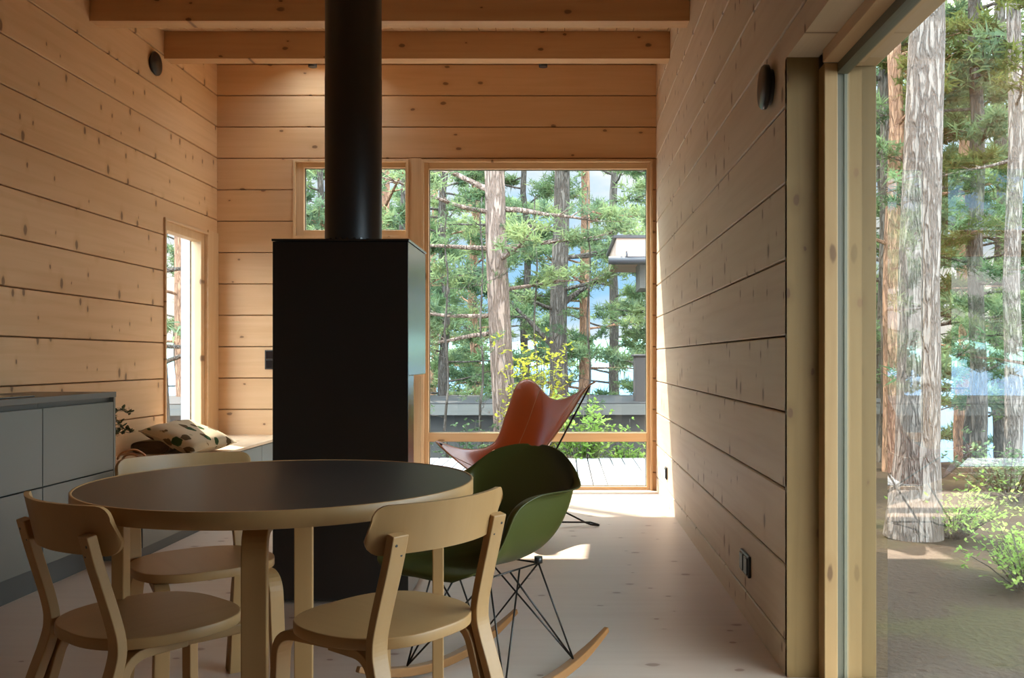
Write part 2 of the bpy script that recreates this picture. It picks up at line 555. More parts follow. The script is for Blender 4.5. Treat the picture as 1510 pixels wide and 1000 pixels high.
def pillow_mat():
    m = NT('leaf_print_linen')
    tc = m.n('ShaderNodeTexCoord')
    mp = m.n('ShaderNodeMapping', {'Vector': tc.outputs['Object'], 'Rotation': (0, 0, 0.7), 'Scale': (17, 30, 17)})
    no = m.n('ShaderNodeTexNoise', {'Vector': mp.outputs[0], 'Scale': 0.8, 'Detail': 2.0})
    v = m.n('ShaderNodeVectorMath', {0: mp.outputs[0], 1: no.outputs['Color']}, operation='ADD')
    vo = m.n('ShaderNodeTexVoronoi', {'Vector': v.outputs[0], 'Scale': 0.62})
    sc = m.n('ShaderNodeSeparateColor', {0: vo.outputs['Color']})
    mask = m.math('SUBTRACT', 1.0, m.step(vo.outputs['Distance'], 0.36, 0.42))
    mask = m.math('MULTIPLY', mask, m.math('LESS_THAN', sc.outputs[0], 0.86))
    lc = m.mix(m.math('GREATER_THAN', sc.outputs[1], 0.5), c4((0.03, 0.06, 0.02)), c4((0.11, 0.07, 0.03)))
    col = m.mix(mask, c4((0.52, 0.42, 0.28)), lc)
    m.t.links.new(col, m.b.inputs['Base Color'])
    m.b.inputs['Roughness'].default_value = 0.9
    m.b.inputs['Specular IOR Level'].default_value = 0.1
    return m.m


M['ground'] = ground_mat()
M['water'] = water_mat()
M['hill'] = hill_mat()
M['pillow'] = pillow_mat()


# ------------------------------------------------------------------ log walls
def log_wall(name, mat, axis, a0, a1, face, thick, outward, z_top, groove0, pitch, holes, top_slope=None, zmin=-0.02):
    """wall of stacked planed logs with V joints. axis 'x' or 'y' = running direction; face = room side coordinate; outward = +1/-1"""
    mb = MB()
    zs = []
    z = groove0
    while z > zmin:
        z -= pitch
    zs = [zmin] + [z + pitch * (k + 1) for k in range(60) if zmin + 0.03 < z + pitch * (k + 1) < z_top]
    zs.append(z_top)
    g = 0.0030

    def put(u0, u1, z0, z1, low, high):
        if u1 - u0 < 0.002 or z1 - z0 < 0.002:
            return
        prof = []
        ya = face
        yb = face + outward * thick
        c = 0.007
        if low:
            prof += [(ya + outward * 0.022, z0 + g), (ya + outward * 0.005, z0 + g), (ya, z0 + c)]
        else:
            prof += [(ya, z0)]
        if high:
            prof += [(ya, z1 - c), (ya + outward * 0.005, z1 - g), (ya + outward * 0.022, z1 - g)]
        else:
            prof += [(ya, z1)]
        prof += [(yb, z1), (yb, z0)]
        n = len(prof)
        vs = []
        for u in (u0, u1):
            for (w, zz) in prof:
                vs.append((u, w, zz) if axis == 'x' else (w, u, zz))
        fs = [(i, (i + 1) % n, n + (i + 1) % n, n + i) for i in range(n)]
        fs += [tuple(range(n - 1, -1, -1)), tuple(range(n, 2 * n))]
        mb.add(vs, fs)

    for i in range(len(zs) - 1):
        z0, z1 = zs[i], zs[i + 1]
        low, high = i > 0, i < len(zs) - 2
        # vertical cuts where holes begin or end inside this course
        cuts = sorted(set([z0, z1] + [h for (_, _, hz0, hz1) in holes for h in (hz0, hz1) if z0 + 0.002 < h < z1 - 0.002]))
        for j in range(len(cuts) - 1):
            c0, c1 = cuts[j], cuts[j + 1]
            mid = (c0 + c1) / 2
            segs = [(a0, a1)]
            for (h0, h1, hz0, hz1) in holes:
                if hz0 < mid < hz1:
                    ns = []
                    for (s0, s1) in segs:
                        if h1 <= s0 or h0 >= s1:
                            ns.append((s0, s1))
                        else:
                            if h0 > s0:
                                ns.append((s0, h0))
                            if h1 < s1:
                                ns.append((h1, s1))
                    segs = ns
            for (s0, s1) in segs:
                put(s0, s1, c0, c1, low and j == 0, high and j == len(cuts) - 2)
    o = mb.build(name, mat, fix=True)
    o['kind'] = 'structure'
    return o


def ceil_z(y):
    return 3.3686 + 0.108 * (y - 6.39)


# openings
W1 = (-2.196, -1.262, 2.04, 2.676)          # small upper window behind the flue
W2 = (-1.157, 0.712, -0.02, 2.676)          # tall window
W3 = (-2.196, -1.262, 0.12, 1.96)           # window low down behind the stove
W4 = (6.385, 7.16, 0.46, 2.06)              # slim window in the left wall (y range)
log_wall('wall_end', M['log_end'], 'x', XL - 0.2, XR + 0.2, YE, 0.16, 1, 3.60, 3.199, 0.2545, [W1, W2, W3])
log_wall('wall_left', M['log_left'], 'y', YB, YE, XL, 0.10, -1, 3.60, 3.2016, 0.253, [W4])
log_wall('wall_right', M['log_right'], 'y', OPEN_Y, YE, XR, 0.106, 1, 3.60, 3.1956, 0.2569, [])
log_wall('wall_right_upper', M['log_right'], 'y', YB, OPEN_Y, XR, 0.106, 1, 3.60, 3.1956, 0.2569, [], zmin=2.07).name = 'wall_right_header'
tag(MB().box((XR + 0.106, OPEN_Y + 0.06, -0.3), (XR + 0.29, YE + 0.16, 3.6)).build('wall_right_outer', M['render']), kind='structure')
tag(MB().box((XR + 0.106, YB, 2.10), (XR + 0.29, OPEN_Y + 0.06, 3.6)).build('wall_right_outer', M['render']), kind='structure')

# floor and ceiling
mb = MB().box((XL - 0.1, YB, -0.12), (GX - 0.03, YE + 0.02, 0.0))
tag(mb.build('floor', M['floor']), kind='structure')
RL = (-2.17, -1.68, 6.60, 7.22)             # unseen rooflight behind the last beam, added to throw a sun patch on the floor
mb = MB()


def ceil_piece(x0, x1, y0, y1):
    z0, z1 = ceil_z(y0), ceil_z(y1)
    mb.hexa([(x0, y0, z0), (x1, y0, z0), (x1, y1, z1), (x0, y1, z1), (x0, y0, z0 + 0.14), (x1, y0, z0 + 0.14), (x1, y1, z1 + 0.14), (x0, y1, z1 + 0.14)])


k0 = int((XL - 0.1) / 0.12) - 1
for k in range(k0, 10):                       # boards running along the room with a small shadow gap
    xa, xb = k * 0.12 + 0.003, (k + 1) * 0.12 - 0.001
    if xb < XL - 0.1 or xa > XR + 0.3:
        continue
    if xa >= RL[0] and xb <= RL[1]:
        ceil_piece(xa, xb, YB, RL[2])
        ceil_piece(xa, xb, RL[3], YE + 0.25)
    else:
        ceil_piece(xa, xb, YB, YE + 0.25)
o = mb.build('ceiling', M['ceil'])
o['kind'] = 'structure'
mb = MB()
for (x0, x1, y0, y1) in ((XL - 0.3, RL[0], YB - 0.3, YE + 0.3), (RL[1], XR + 0.5, YB - 0.3, YE + 0.3), (RL[0], RL[1], YB - 0.3, RL[2]), (RL[0], RL[1], RL[3], YE + 0.3)):
    z0, z1 = ceil_z(y0) + 0.15, ceil_z(y1) + 0.15
    mb.hexa([(x0, y0, z0), (x1, y0, z0), (x1, y1, z1), (x0, y1, z1), (x0, y0, z0 + 0.1), (x1, y0, z0 + 0.1), (x1, y1, z1 + 0.1), (x0, y1, z1 + 0.1)])
tag(mb.build('ceiling_roof', M['felt']), kind='structure')
z0, z1 = ceil_z(RL[2]) + 0.12, ceil_z(RL[3]) + 0.12
tag(MB().add([(RL[0], RL[2], z0), (RL[1], RL[2], z0), (RL[1], RL[3], z1), (RL[0], RL[3], z1)], [(0, 1, 2, 3)]).build('window_5', M['glass']), kind='structure')  # pane of the added rooflight that lets the sun onto the floor

names = {5.389: 'pine ceiling beam nearer the table, cut by the top of the picture', 6.39: 'pine ceiling beam closest to the end wall of windows'}
for yb_, zb in ((6.39, 3.1756), (5.389, 3.068), (4.39, 2.96), (3.39, 2.852), (2.39, 2.744), (1.39, 2.636)):
    zt0, zt1 = ceil_z(yb_), ceil_z(yb_ + 0.115)
    zb1 = zb + 0.108 * 0.115
    mb = MB().hexa([(XL, yb_, zb), (XR, yb_, zb), (XR, yb_ + 0.115, zb), (XL, yb_ + 0.115, zb), (XL, yb_, zt0), (XR, yb_, zt0), (XR, yb_ + 0.115, zt1), (XL, yb_ + 0.115, zt1)])
    o = mb.build('ceiling_beam', M['beam'], bevel=0.003)
    o['kind'] = 'structure'
    tag(o, names.get(yb_, 'pine ceiling beam overhead behind the camera'), 'beam', 'ceiling beams')


# ------------------------------------------------------------------ windows of the end wall
def ring(mb, x0, x1, z0, z1, w, y0, y1, wb=None):
    wb = w if wb is None else wb
    mb.box((x0, y0, z0), (x0 + w, y1, z1))
    mb.box((x1 - w, y0, z0), (x1, y1, z1))
    mb.box((x0 + w, y0, z1 - w), (x1 - w, y1, z1))
    mb.box((x0 + w, y0, z0), (x1 - w, y1, z0 + wb))


def end_window(idx, x0, x1, z0, z1, gx0, gx1, gz0, gz1, rails=(), mullions=()):
    e = empty('window_%d' % idx, (0, 0, 0), kind='structure')
    a = MB()
    ring(a, x0, x1, z0, z1, 0.018, YE - 0.022, YE + 0.10)
    a.build('trim', M['frame_z'], e, bevel=0.002)
    b = MB()
    w = 0.05
    yb0, yb1 = YE + 0.012, YE + 0.085
    b.box((x0 + 0.018, yb0, z0 + 0.018), (gx0, yb1, z1 - 0.018))
    b.box((gx1, yb0, z0 + 0.018), (x1 - 0.018, yb1, z1 - 0.018))
    b.build('stile', M['frame_z'], e, bevel=0.003)
    c = MB()
    c.box((gx0, yb0, gz1), (gx1, yb1, z1 - 0.018))
    c.box((gx0, yb0, z0 + 0.018), (gx1, yb1, gz0))
    for (r0, r1) in rails:
        c.box((gx0, yb0, r0), (gx1, yb1, r1))
    c.build('rail', M['frame_x'], e, bevel=0.003)
    g = MB()
    bands = [gz0] + [v for r in rails for v in r] + [gz1]
    for i in range(0, len(bands), 2):
        za, zb = bands[i], bands[i + 1]
        ring(g, gx0, gx1, za, zb, 0.006, YE + 0.045, YE + 0.060)
    g.build('gasket', M['gasket'], e)
    for i in range(0, len(bands), 2):
        za, zb = bands[i], bands[i + 1]
        p = MB().add([(gx0, YE + 0.052, za), (gx1, YE + 0.052, za), (gx1, YE + 0.052, zb), (gx0, YE + 0.052, zb)], [(0, 1, 2, 3)])
        p.build('glass', M['glass'], e)
    return e


end_window(1, W1[0], W1[1], W1[2], W1[3], -2.117, -1.292, 2.11, 2.617)
end_window(2, W2[0], W2[1], W2[2], W2[3], -1.103, 0.668, 0.027, 2.607, rails=((0.392, 0.4638),))
end_window(3, W3[0], W3[1], W3[2], W3[3], -2.117, -1.322, 0.18, 1.90)

# slim window in the left wall
e = empty('window_4', (0, 0, 0), kind='structure')
y0, y1, z0, z1 = W4
a = MB()
for (p, q) in (((y0, z0), (y0 + 0.018, z1)), ((y1 - 0.018, z0), (y1, z1)), ((y0 + 0.018, z1 - 0.018), (y1 - 0.018, z1)), ((y0 + 0.018, z0), (y1 - 0.018, z0 + 0.018))):
    a.box((XL - 0.10, p[0], p[1]), (XL + 0.015, q[0], q[1]))
a.build('trim', M['frame_y'], e, bevel=0.002)
b = MB()
for (p, q) in (((y0 + 0.018, z0 + 0.018), (y0 + 0.06, z1 - 0.018)), ((y1 - 0.085, z0 + 0.018), (y1 - 0.018, z1 - 0.018)), ((y0 + 0.06, z1 - 0.08), (y1 - 0.085, z1 - 0.018)),
               ((y0 + 0.06, z0 + 0.018), (y1 - 0.085, z0 + 0.05))):
    b.box((XL - 0.09, p[0], p[1]), (XL - 0.012, q[0], q[1]))
b.build('stile', M['frame_z'], e, bevel=0.003)
MB().add([(XL - 0.06, y0 + 0.06, z0 + 0.05), (XL - 0.06, y1 - 0.085, z0 + 0.05), (XL - 0.06, y1 - 0.085, z1 - 0.08), (XL - 0.06, y0 + 0.06, z1 - 0.08)], [(0, 1, 2, 3)]).build('glass', M['glass'], e)
c = MB()
c.box((XL - 0.17, y1 - 0.085, z0), (XL - 0.10, y1 - 0.02, z1))
c.box((XL - 0.17, y0 + 0.01, z0), (XL - 0.10, y0 + 0.05, z1))
c.build('reveal', M['render'], e)
# corner board between that window and the end wall
tag(MB().box((XL, 7.165, 0.46), (XL + 0.012, YE, 2.08)).build('trim_1', M['frame_z']), kind='structure')
# post between the two upper windows
tag(MB().box((W1[1], YE - 0.006, 0.0), (W2[0], YE + 0.08, 2.69)).build('trim_2', M['frame_z'], bevel=0.002), kind='structure')

# ------------------------------------------------------------------ the big opening in the right wall
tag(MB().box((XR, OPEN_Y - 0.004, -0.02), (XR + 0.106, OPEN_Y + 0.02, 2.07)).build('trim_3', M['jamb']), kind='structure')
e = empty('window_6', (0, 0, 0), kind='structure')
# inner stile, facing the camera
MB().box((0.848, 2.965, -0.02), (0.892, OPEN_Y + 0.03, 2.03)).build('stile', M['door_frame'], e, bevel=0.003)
g = MB()
g.box((0.892, 2.985, 0.0), (0.902, OPEN_Y + 0.03, 2.03))
g.box((0.902, 2.995, 0.0), (0.920, OPEN_Y + 0.03, 2.03))
g.box((0.920, 2.985, 0.0), (0.932, OPEN_Y + 0.03, 2.03))
g.box((0.892, DOOR_Y, 2.00), (0.932, 2.985, 2.03))
g.build('gasket', M['gasket'], e)
o2 = MB()
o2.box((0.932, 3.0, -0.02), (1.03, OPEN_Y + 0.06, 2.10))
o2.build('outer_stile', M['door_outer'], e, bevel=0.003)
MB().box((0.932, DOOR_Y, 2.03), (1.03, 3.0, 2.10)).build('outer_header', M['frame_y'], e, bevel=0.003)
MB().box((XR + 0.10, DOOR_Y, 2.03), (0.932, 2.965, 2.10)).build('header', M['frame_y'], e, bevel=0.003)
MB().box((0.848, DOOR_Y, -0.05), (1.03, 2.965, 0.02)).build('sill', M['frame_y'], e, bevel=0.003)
MB().add([(GX, DOOR_Y, 0.02), (GX, 2.99, 0.02), (GX, 2.99, 2.01), (GX, DOOR_Y, 2.01)], [(0, 1, 2, 3)]).build('glass', M['glass_side'], e)

log_wall('wall_right_near', M['log_right'], 'y', YB, DOOR_Y, XR, 0.29, 1, 2.10, 3.1956, 0.2569, [])
tag(MB().box((XR + 0.29, YB, 2.52), (2.45, 3.0, 2.72)).build('ceiling_porch', M['felt']), kind='structure')
log_wall('wall_rear', M['log_end'], 'x', XL - 0.2, XR + 0.3, YB, 0.16, -1, 2.62, 3.199, 0.2545, [])

# ------------------------------------------------------------------ stove
st = empty('wood_stove', (-0.972, 4.185, 0), label='tall black steel wood stove with a round flue, standing behind the round table', cat='stove')
sx0, sx1, sy0, sy1 = -0.294, 0.294, -0.245, 0.247


def srel(name, a, b, mat=M['black'], bevel=0.002, parent=st):
    return MB().box(a, b).build(name, mat, parent, bevel=bevel)


srel('upper_body', (sx0, sy0 + 0.006, 0.99), (sx1, sy1, 1.572), bevel=0.003)
srel('back_panel', (sx0, sy0, 0.015), (sx1, sy0 + 0.006, 1.572), bevel=0.001)
srel('lower_side', (sx0 + 0.002, sy0 + 0.006, 0.02), (sx1 - 0.004, sy0 + 0.17, 0.99))
srel('base_box', (sx0 + 0.004, sy0 + 0.17, 0.02), (sx1 - 0.006, sy1 - 0.01, 0.42))
lid = MB()
lid.box((sx0 - 0.004, sy0 - 0.003, 1.574), (sx1 + 0.004, sy1 + 0.003, 1.584))
lid.build('lid', M['black'], st, bevel=0.001)
gr = MB()
for k in range(9):
    gr.box((sx0 - 0.006, sy0 + 0.002, 0.03 + k * 0.016), (sx0 + 0.02, sy0 + 0.16, 0.038 + k * 0.016))
gr.build('vent_grille', M['black'], st)
fg = MB().box((sx0 + 0.02, sy1 - 0.02, 0.44), (sx1 - 0.02, sy1 - 0.014, 0.98))
fg.build('fire_glass', M['glass'], st)
fl = MB()
N = 40
prof = [(0.1285, 1.584), (0.1285, 2.35), (0.1275, 2.352), (0.1275, 3.32)]
vs, fs = [], []
for (r, z) in prof:
    for k in range(N):
        a_ = 2 * math.pi * k / N
        vs.append((r * math.cos(a_), r * math.sin(a_), z))
for i in range(len(prof) - 1):
    for k in range(N):
        fs.append((i * N + k, i * N + (k + 1) % N, (i + 1) * N + (k + 1) % N, (i + 1) * N + k))
fl.add(vs, fs, True)
fl.build('flue_pipe', M['pipe'], st)
tt = MB()
vs, fs = [], []
N = 112
for (r, z) in ((0.1285, 1.584), (0.138, 1.584), (0.138, None), (0.1285, None)):
    for k in range(N):
        a_ = 2 * math.pi * k / N
        zz = z if z is not None else (1.606 if k % 4 < 2 else 1.590)
        vs.append((r * math.cos(a_), r * math.sin(a_), zz))
for i in range(3):
    for k in range(N):
        fs.append((i * N + k, i * N + (k + 1) % N, (i + 1) * N + (k + 1) % N, (i + 1) * N + k))
tt.add(vs, fs)
tt.build('flue_collar', M['black'], st)

# ------------------------------------------------------------------ wall fittings
def disc(name, loc, rot, r, d, label, group):
    e = empty(name, loc, 0, label, 'wall vent', group)
    e.rotation_euler = rot
    N = 36
    for nm, prof in (('cover', [(0.0, d), (r * 0.93, d), (r, d - 0.006), (r, d * 0.45), (r * 0.9, d * 0.4)]), ('collar', [(r * 0.8, d * 0.6), (r * 0.8, 0.0)])):
        vs, fs = [], []
        for (rr, z) in prof:
            for k in range(N):
                a_ = 2 * math.pi * k / N
                vs.append((rr * math.cos(a_), rr * math.sin(a_), z))
        for i in range(len(prof) - 1):
            for k in range(N):
                fs.append((i * N + k, i * N + (k + 1) % N, (i + 1) * N + (k + 1) % N, (i + 1) * N + k))
        MB().add(vs, fs, True).build(nm, M['black_plastic'], e)
    return e


disc('wall_vent', (XL, 6.224, 3.086), (0, math.pi / 2, 0), 0.080, 0.03, 'round black air vent high on the left log wall', 'round black wall vents')
disc('wall_vent', (XR, 3.265, 2.04), (0, -math.pi / 2, 0), 0.078, 0.035, 'round black air vent on the right log wall by the big glass door', 'round black wall vents')

for (px, lab) in ((461, 'small black ceiling spotlight just left of the flue'), (801, 'small black ceiling spotlight right of the flue, above the tall window')):
    e = empty('ceiling_spotlight', ((px - CX) / F * 6.75, 6.75, ceil_z(6.75)), 0, lab, 'spotlight', 'ceiling spotlights')
    h = ceil_z(6.75) - 3.232
    MB().tube([(0, 0, 0), (0, 0, -0.02)], 0.045, 20).build('mount', M['black_plastic'], e)
    MB().tube([(0, 0, -0.02), (0, 0, -h)], 0.032, 20).build('lamp_body', M['black_plastic'], e)


def socket(name, loc, w, n, label, gr):
    e = empty(name, loc, 0, label, 'power socket', gr)
    MB().box((-0.012, -w / 2, -0.043), (0, w / 2, 0.043)).build('frame', M['black_plastic'], e, bevel=0.003)
    for k in range(n):
        y = (k - (n - 1) / 2) * w / n
        MB().box((-0.017, y - 0.031, -0.034), (-0.011, y + 0.031, 0.034)).build('socket_insert', M['hob'], e, bevel=0.004)
    return e


socket('power_socket', (XR, 3.70, 0.232), 0.17, 2, 'black double power socket low on the right log wall near the camera', 'black sockets')
socket('power_socket', (XR, 6.585, 0.236), 0.085, 1, 'black single power socket low on the right wall beside the tall window', 'black sockets')
e = empty('light_switch', (-2.385, YE, 1.057), 0, 'black double light switch on the end wall left of the stove', 'light switch')
MB().box((-0.042, -0.012, -0.078), (0.042, 0, 0.078)).build('frame', M['black_plastic'], e, bevel=0.003)
for z in (-0.037, 0.037):
    MB().box((-0.031, -0.017, z - 0.031), (0.031, -0.011, z + 0.031)).build('switch_rocker', M['hob'], e, bevel=0.004)

# ------------------------------------------------------------------ kitchen units and worktop
KX = -2.375
ub = [(4.137, 4.785), (3.487, 4.135), (2.837, 3.485)]
klab = ['grey kitchen drawer unit at the far end of the counter, by the plant', 'grey kitchen drawer unit behind the left dining chair', 'grey kitchen drawer unit nearest the camera']
for (ya, yb_), lb in zip(ub, klab):
    e = empty('kitchen_cabinet', (KX - 0.2, (ya + yb_) / 2, 0), 0, lb, 'cabinet', 'kitchen base units')
    hy = (yb_ - ya) / 2
    b = MB().box((XL + 0.02 - (KX - 0.2), -hy, 0.115), (0.178, hy, 0.862))
    b.build('body', M['cab_dark'], e)
    MB().box((XL + 0.02 - (KX - 0.2), -hy, 0.0), (0.154, hy, 0.115)).build('plinth', M['cab_dark'], e)
    for (za, zb) in ((0.122, 0.476), (0.482, 0.838)):
        MB().box((0.180, -hy + 0.002, za), (0.200, hy - 0.002, zb)).build('drawer_front', M['cab'], e, bevel=0.0015)
e = empty('cabinet_end_panel', (KX - 0.2, 4.795, 0), 0, 'thin grey end panel closing the kitchen run beside the window seat', 'panel')
MB().box((XL - (KX - 0.2), -0.008, 0.0), (0.200, 0.012, 0.862)).build('panel', M['cab'], e, bevel=0.001)
e = empty('kitchen_worktop', (KX - 0.2, 3.8, 0.862), 0, 'dark grey-brown kitchen worktop along the left log wall', 'worktop')
MB().box((XL - (KX - 0.2), -1.0, 0.0), (0.202, 1.012, 0.028)).build('slab', M['counter'], e, bevel=0.002)
e = empty('cooking_hob', (KX - 0.22, 3.86, 0.890), 0, 'flat black glass hob set on the kitchen worktop', 'hob')
MB().box((-0.17, -0.30, 0.0), (0.17, 0.30, 0.006)).build('glass_plate', M['hob'], e, bevel=0.002)

# ------------------------------------------------------------------ window seat
BX = -2.235
e = empty('window_seat', (BX, 6.08, 0), 0, 'low pine-topped window seat with grey doors along the left wall', 'bench')
MB().box((XL - BX, -1.27, 0.43), (0.012, YE - 6.08, 0.45)).build('bench_top', M['bench_wood'], e, bevel=0.003)
MB().box((XL - BX, -1.27, 0.0), (-0.02, YE - 6.08, 0.43)).build('body', M['cab_dark'], e)
for (ya, yb_) in ((-1.265, -0.655), (-0.65, -0.01), (-0.005, 0.628), (0.633, 1.28)):
    MB().box((-0.02, ya, 0.06), (0.0, yb_, 0.424)).build('cabinet_door', M['cab'], e, bevel=0.0015)


def pillow(name, loc, rot, w, l, t, mat, label, cat):
    e = empty(name, loc, 0, label, cat)
    e.rotation_euler = rot

    def side(sg):
        def fn(u, v):
            a_, b_ = u * 2 - 1, v * 2 - 1
            k = max(0.0, (1 - a_ ** 4)) * max(0.0, (1 - b_ ** 4))
            pin = 1 - 0.10 * (1 - b_ * b_) * abs(a_) ** 3
            pin2 = 1 - 0.10 * (1 - a_ * a_) * abs(b_) ** 3
            wr = 0.012 * noise.noise(Vector((a_ * 2.6, b_ * 2.6, sg)))
            return (a_ * w / 2 * pin, b_ * l / 2 * pin2, sg * (t / 2 * k ** 0.55 + wr * k))
        return fn
    m_ = MB().grid(side(1), 26, 26)
    m_.grid(side(-1), 26, 26)
    m_.build('cushion_cover', mat, e, fix=True)
    pp = []
    for k in range(0, 80):
        q = k / 80 * 4
        s_, f_ = int(q), q - int(q)
        a_, b_ = [(-1 + 2 * f_, -1), (1, -1 + 2 * f_), (1 - 2 * f_, 1), (-1, 1 - 2 * f_)][s_]
        pp.append((a_ * w / 2 * (1 - 0.10 * (1 - b_ * b_)), b_ * l / 2 * (1 - 0.10 * (1 - a_ * a_)), 0))
    MB().tube(pp + [pp[0]], 0.004, 6).build('piping', mat, e)
    return e


# folded blanket: a flattened roll with visible folds on the end
e = empty('folded_blanket', (-2.675, 5.86, 0.45), 0.0, 'brown folded wool blanket lying on the window seat under the patterned cushion', 'blanket')
b = MB()
hw, hh, L = 0.125, 0.042, 0.42


def stad(hw, hh, n=40):
    out = []
    for k in range(n):
        a_ = 2 * math.pi * k / n
        c, s = math.cos(a_), math.sin(a_)
        out.append((hw * math.copysign(abs(c) ** 0.6, c), hh + hh * math.copysign(abs(s) ** 0.8, s)))
    return out


o1 = stad(hw, hh)
for (y0_, y1_) in ((0.0, L),):
    n = len(o1)
    vs = [(x, y0_, z) for x, z in o1] + [(x, y1_, z) for x, z in o1]
    b.add(vs, [(i, (i + 1) % n, n + (i + 1) % n, n + i) for i in range(n)], True)
    b.f.append(tuple(range(2 * n - 1, n - 1, -1)))
    b.sm.append(False)
b.build('outer_fold', M['blanket'], e)
b = MB()
b.prism([(x * 0.99, z) for x, z in o1], 0, 0)
b = MB()
n = len(o1)
b.add([(x * 0.985, 0.006, hh + (z - hh) * 0.97) for x, z in o1], [tuple(range(n))])
for s in (0.86, 0.66, 0.46, 0.26):
    pts = [(x * (0.5 + s / 2) * (0.97), 0.004, hh + (z - hh) * s) for x, z in o1]
    b.tube(pts + [pts[0]], 0.0042, 6, caps=False)
b.build('inner_folds', M['blanket_in'], e)

pillow('patterned_cushion', (-2.49, 6.02, 0.548), (0.08, 0.30, -0.30), 0.44, 0.42, 0.13, M['pillow'], 'cushion with green and brown leaf print leaning over the folded blanket on the window seat', 'cushion')

e = empty('leather_strap', (-2.62, 5.50, 0.45), 0.3, 'curled tan leather strap on the window seat behind the far dining chair', 'strap')
pts = [(0.075 * math.cos(t_ / 18 * math.pi), 0.01 * math.sin(t_), 0.008 + 0.055 * math.sin(t_ / 18 * math.pi)) for t_ in range(19)]
MB().strap(pts, (0, 1, 0), 0.035, 0.010).build('outer_loop', M['tan'], e, bevel=0.003)
pts = [(0.045 * math.cos(t_ / 18 * math.pi), -0.02, 0.008 + 0.03 * math.sin(t_ / 18 * math.pi)) for t_ in range(19)]
MB().strap(pts, (0, 1, 0), 0.035, 0.012).build('inner_loop', M['tan'], e, bevel=0.003)

# trailing house plant on the seat just past the kitchen run
random.seed(5)
e = empty('potted_plant', (-2.565, 5.02, 0.45), 0, 'small leafy house plant peeping out behind the end of the kitchen units', 'plant')
b = MB()
vs, fs = [], []
prof = [(0.0, 0.0), (0.06, 0.0), (0.075, 0.12), (0.07, 0.12), (0.065, 0.10), (0.0, 0.10)]
N = 24
for (r, z) in prof:
    for k in range(N):
        vs.append((r * math.cos(2 * math.pi * k / N), r * math.sin(2 * math.pi * k / N), z))
for i in range(len(prof) - 1):
    for k in range(N):
        fs.append((i * N + k, i * N + (k + 1) % N, (i + 1) * N + (k + 1) % N, (i + 1) * N + k))
b.add(vs, fs, True).build('pot', M['pot'], e)
stems, leaves = MB(), MB()


def leaf(mb_, p, d, ln, wd):
    d = Vector(d).normalized()
    s = d.cross(Vector((0.1, 0.2, 1))).normalized()
    u = s.cross(d).normalized()
    p = Vector(p)
    mb_.add([p, p + d * ln * 0.35 + s * wd / 2 + u * ln * 0.04, p + d * ln * 0.75 + s * wd * 0.36, p + d * ln, p + d * ln * 0.75 - s * wd * 0.36, p + d * ln * 0.35 - s * wd / 2 + u * ln * 0.04],
            [(0, 1, 2, 3), (0, 3, 4, 5)])


for k in range(15):
    a_ = random.uniform(0, 6.28)
    if k < 8:
        a_ = random.uniform(-0.7, 1.2)
    L_ = random.uniform(0.10, 0.17)
    h_ = random.uniform(0.10, 0.24)
    pts = []
    for q in range(7):
        f = q / 6
        pts.append(Vector((math.cos(a_) * L_ * f ** 1.3, math.sin(a_) * L_ * f ** 1.3, 0.10 + h_ * math.sin(f * 2.0))))
    stems.tube(pts, 0.0022, 5)
    for q in range(2, 7):
        for s_ in (0, 1, 2):
            d = Vector((random.uniform(-1, 1), random.uniform(-1, 1), random.uniform(-0.3, 0.8)))
            leaf(leaves, pts[q], d, random.uniform(0.022, 0.04), random.uniform(0.014, 0.022))
stems.build('stems', M['plant'], e)
leaves.build('leaves', M['plant'], e)

# ------------------------------------------------------------------ round table
TC = Vector((-0.744, 2.405, 0))
tb = empty('dining_table', TC, 0, 'round dining table with black linoleum top and pale birch edge and legs', 'table')
N = 96


def circ(r, n=N):
    return [(r * math.cos(2 * math.pi * k / n), r * math.sin(2 * math.pi * k / n)) for k in range(n)]


MB().prism(circ(0.494), 0.715, 0.7405, True).build('tabletop', M['lino'], tb)
eb = MB()
prof = [(0.493, 0.7405), (0.4935, 0.742), (0.4985, 0.742), (0.5, 0.7405), (0.5, 0.704), (0.4985, 0.7025), (0.47, 0.7025), (0.47, 0.715)]
vs, fs = [], []
for (r, z) in prof:
    vs += [(x, y, z) for x, y in circ(r)]
for i in range(len(prof) - 1):
    for k in range(N):
        fs.append((i * N + k, (i + 1) * N + k, (i + 1) * N + (k + 1) % N, i * N + (k + 1) % N))
eb.add(vs, fs, True)
eb.prism(circ(0.47), 0.7027, 0.7040)
eb.build('edge_band', M['birch'], tb)


def lleg(top_in, top_out, foot, rad, z_top, n=8):
    """path: horizontal under the seat from top_in to top_out, quarter bend, then down to foot"""
    a, b, f = Vector(top_in), Vector(top_out), Vector(foot)
    d = (b - a).normalized()
    dn = (f - b).normalized()
    pts = [a, b - d * rad * 1.02]
    for k in range(1, n):
        t = k / n
        pts.append((b - d * rad) * (1 - t) ** 2 + b * 2 * t * (1 - t) + (b + dn * rad) * t * t)
    pts += [b + dn * rad * 1.02, f]
    return pts


base = math.atan2(-0.395, 0.06)
for k in range(4):
    a_ = base + k * math.pi / 2
    d = Vector((math.cos(a_), math.sin(a_), 0))
    sd_ = (-d.y, d.x, 0)
    pts = lleg(d * 0.22 + Vector((0, 0, 0.686)), d * 0.405 + Vector((0, 0, 0.686)), d * 0.405, 0.055, 0.7)
    MB().strap(pts, sd_, 0.055, 0.030).build('leg', M['birch_z'], tb, bevel=0.0025)


# ------------------------------------------------------------------ birch dining chair
def arc_y(x, y0=-0.222, sag=0.062, half=0.207):
    return y0 + sag * (x / half) ** 2


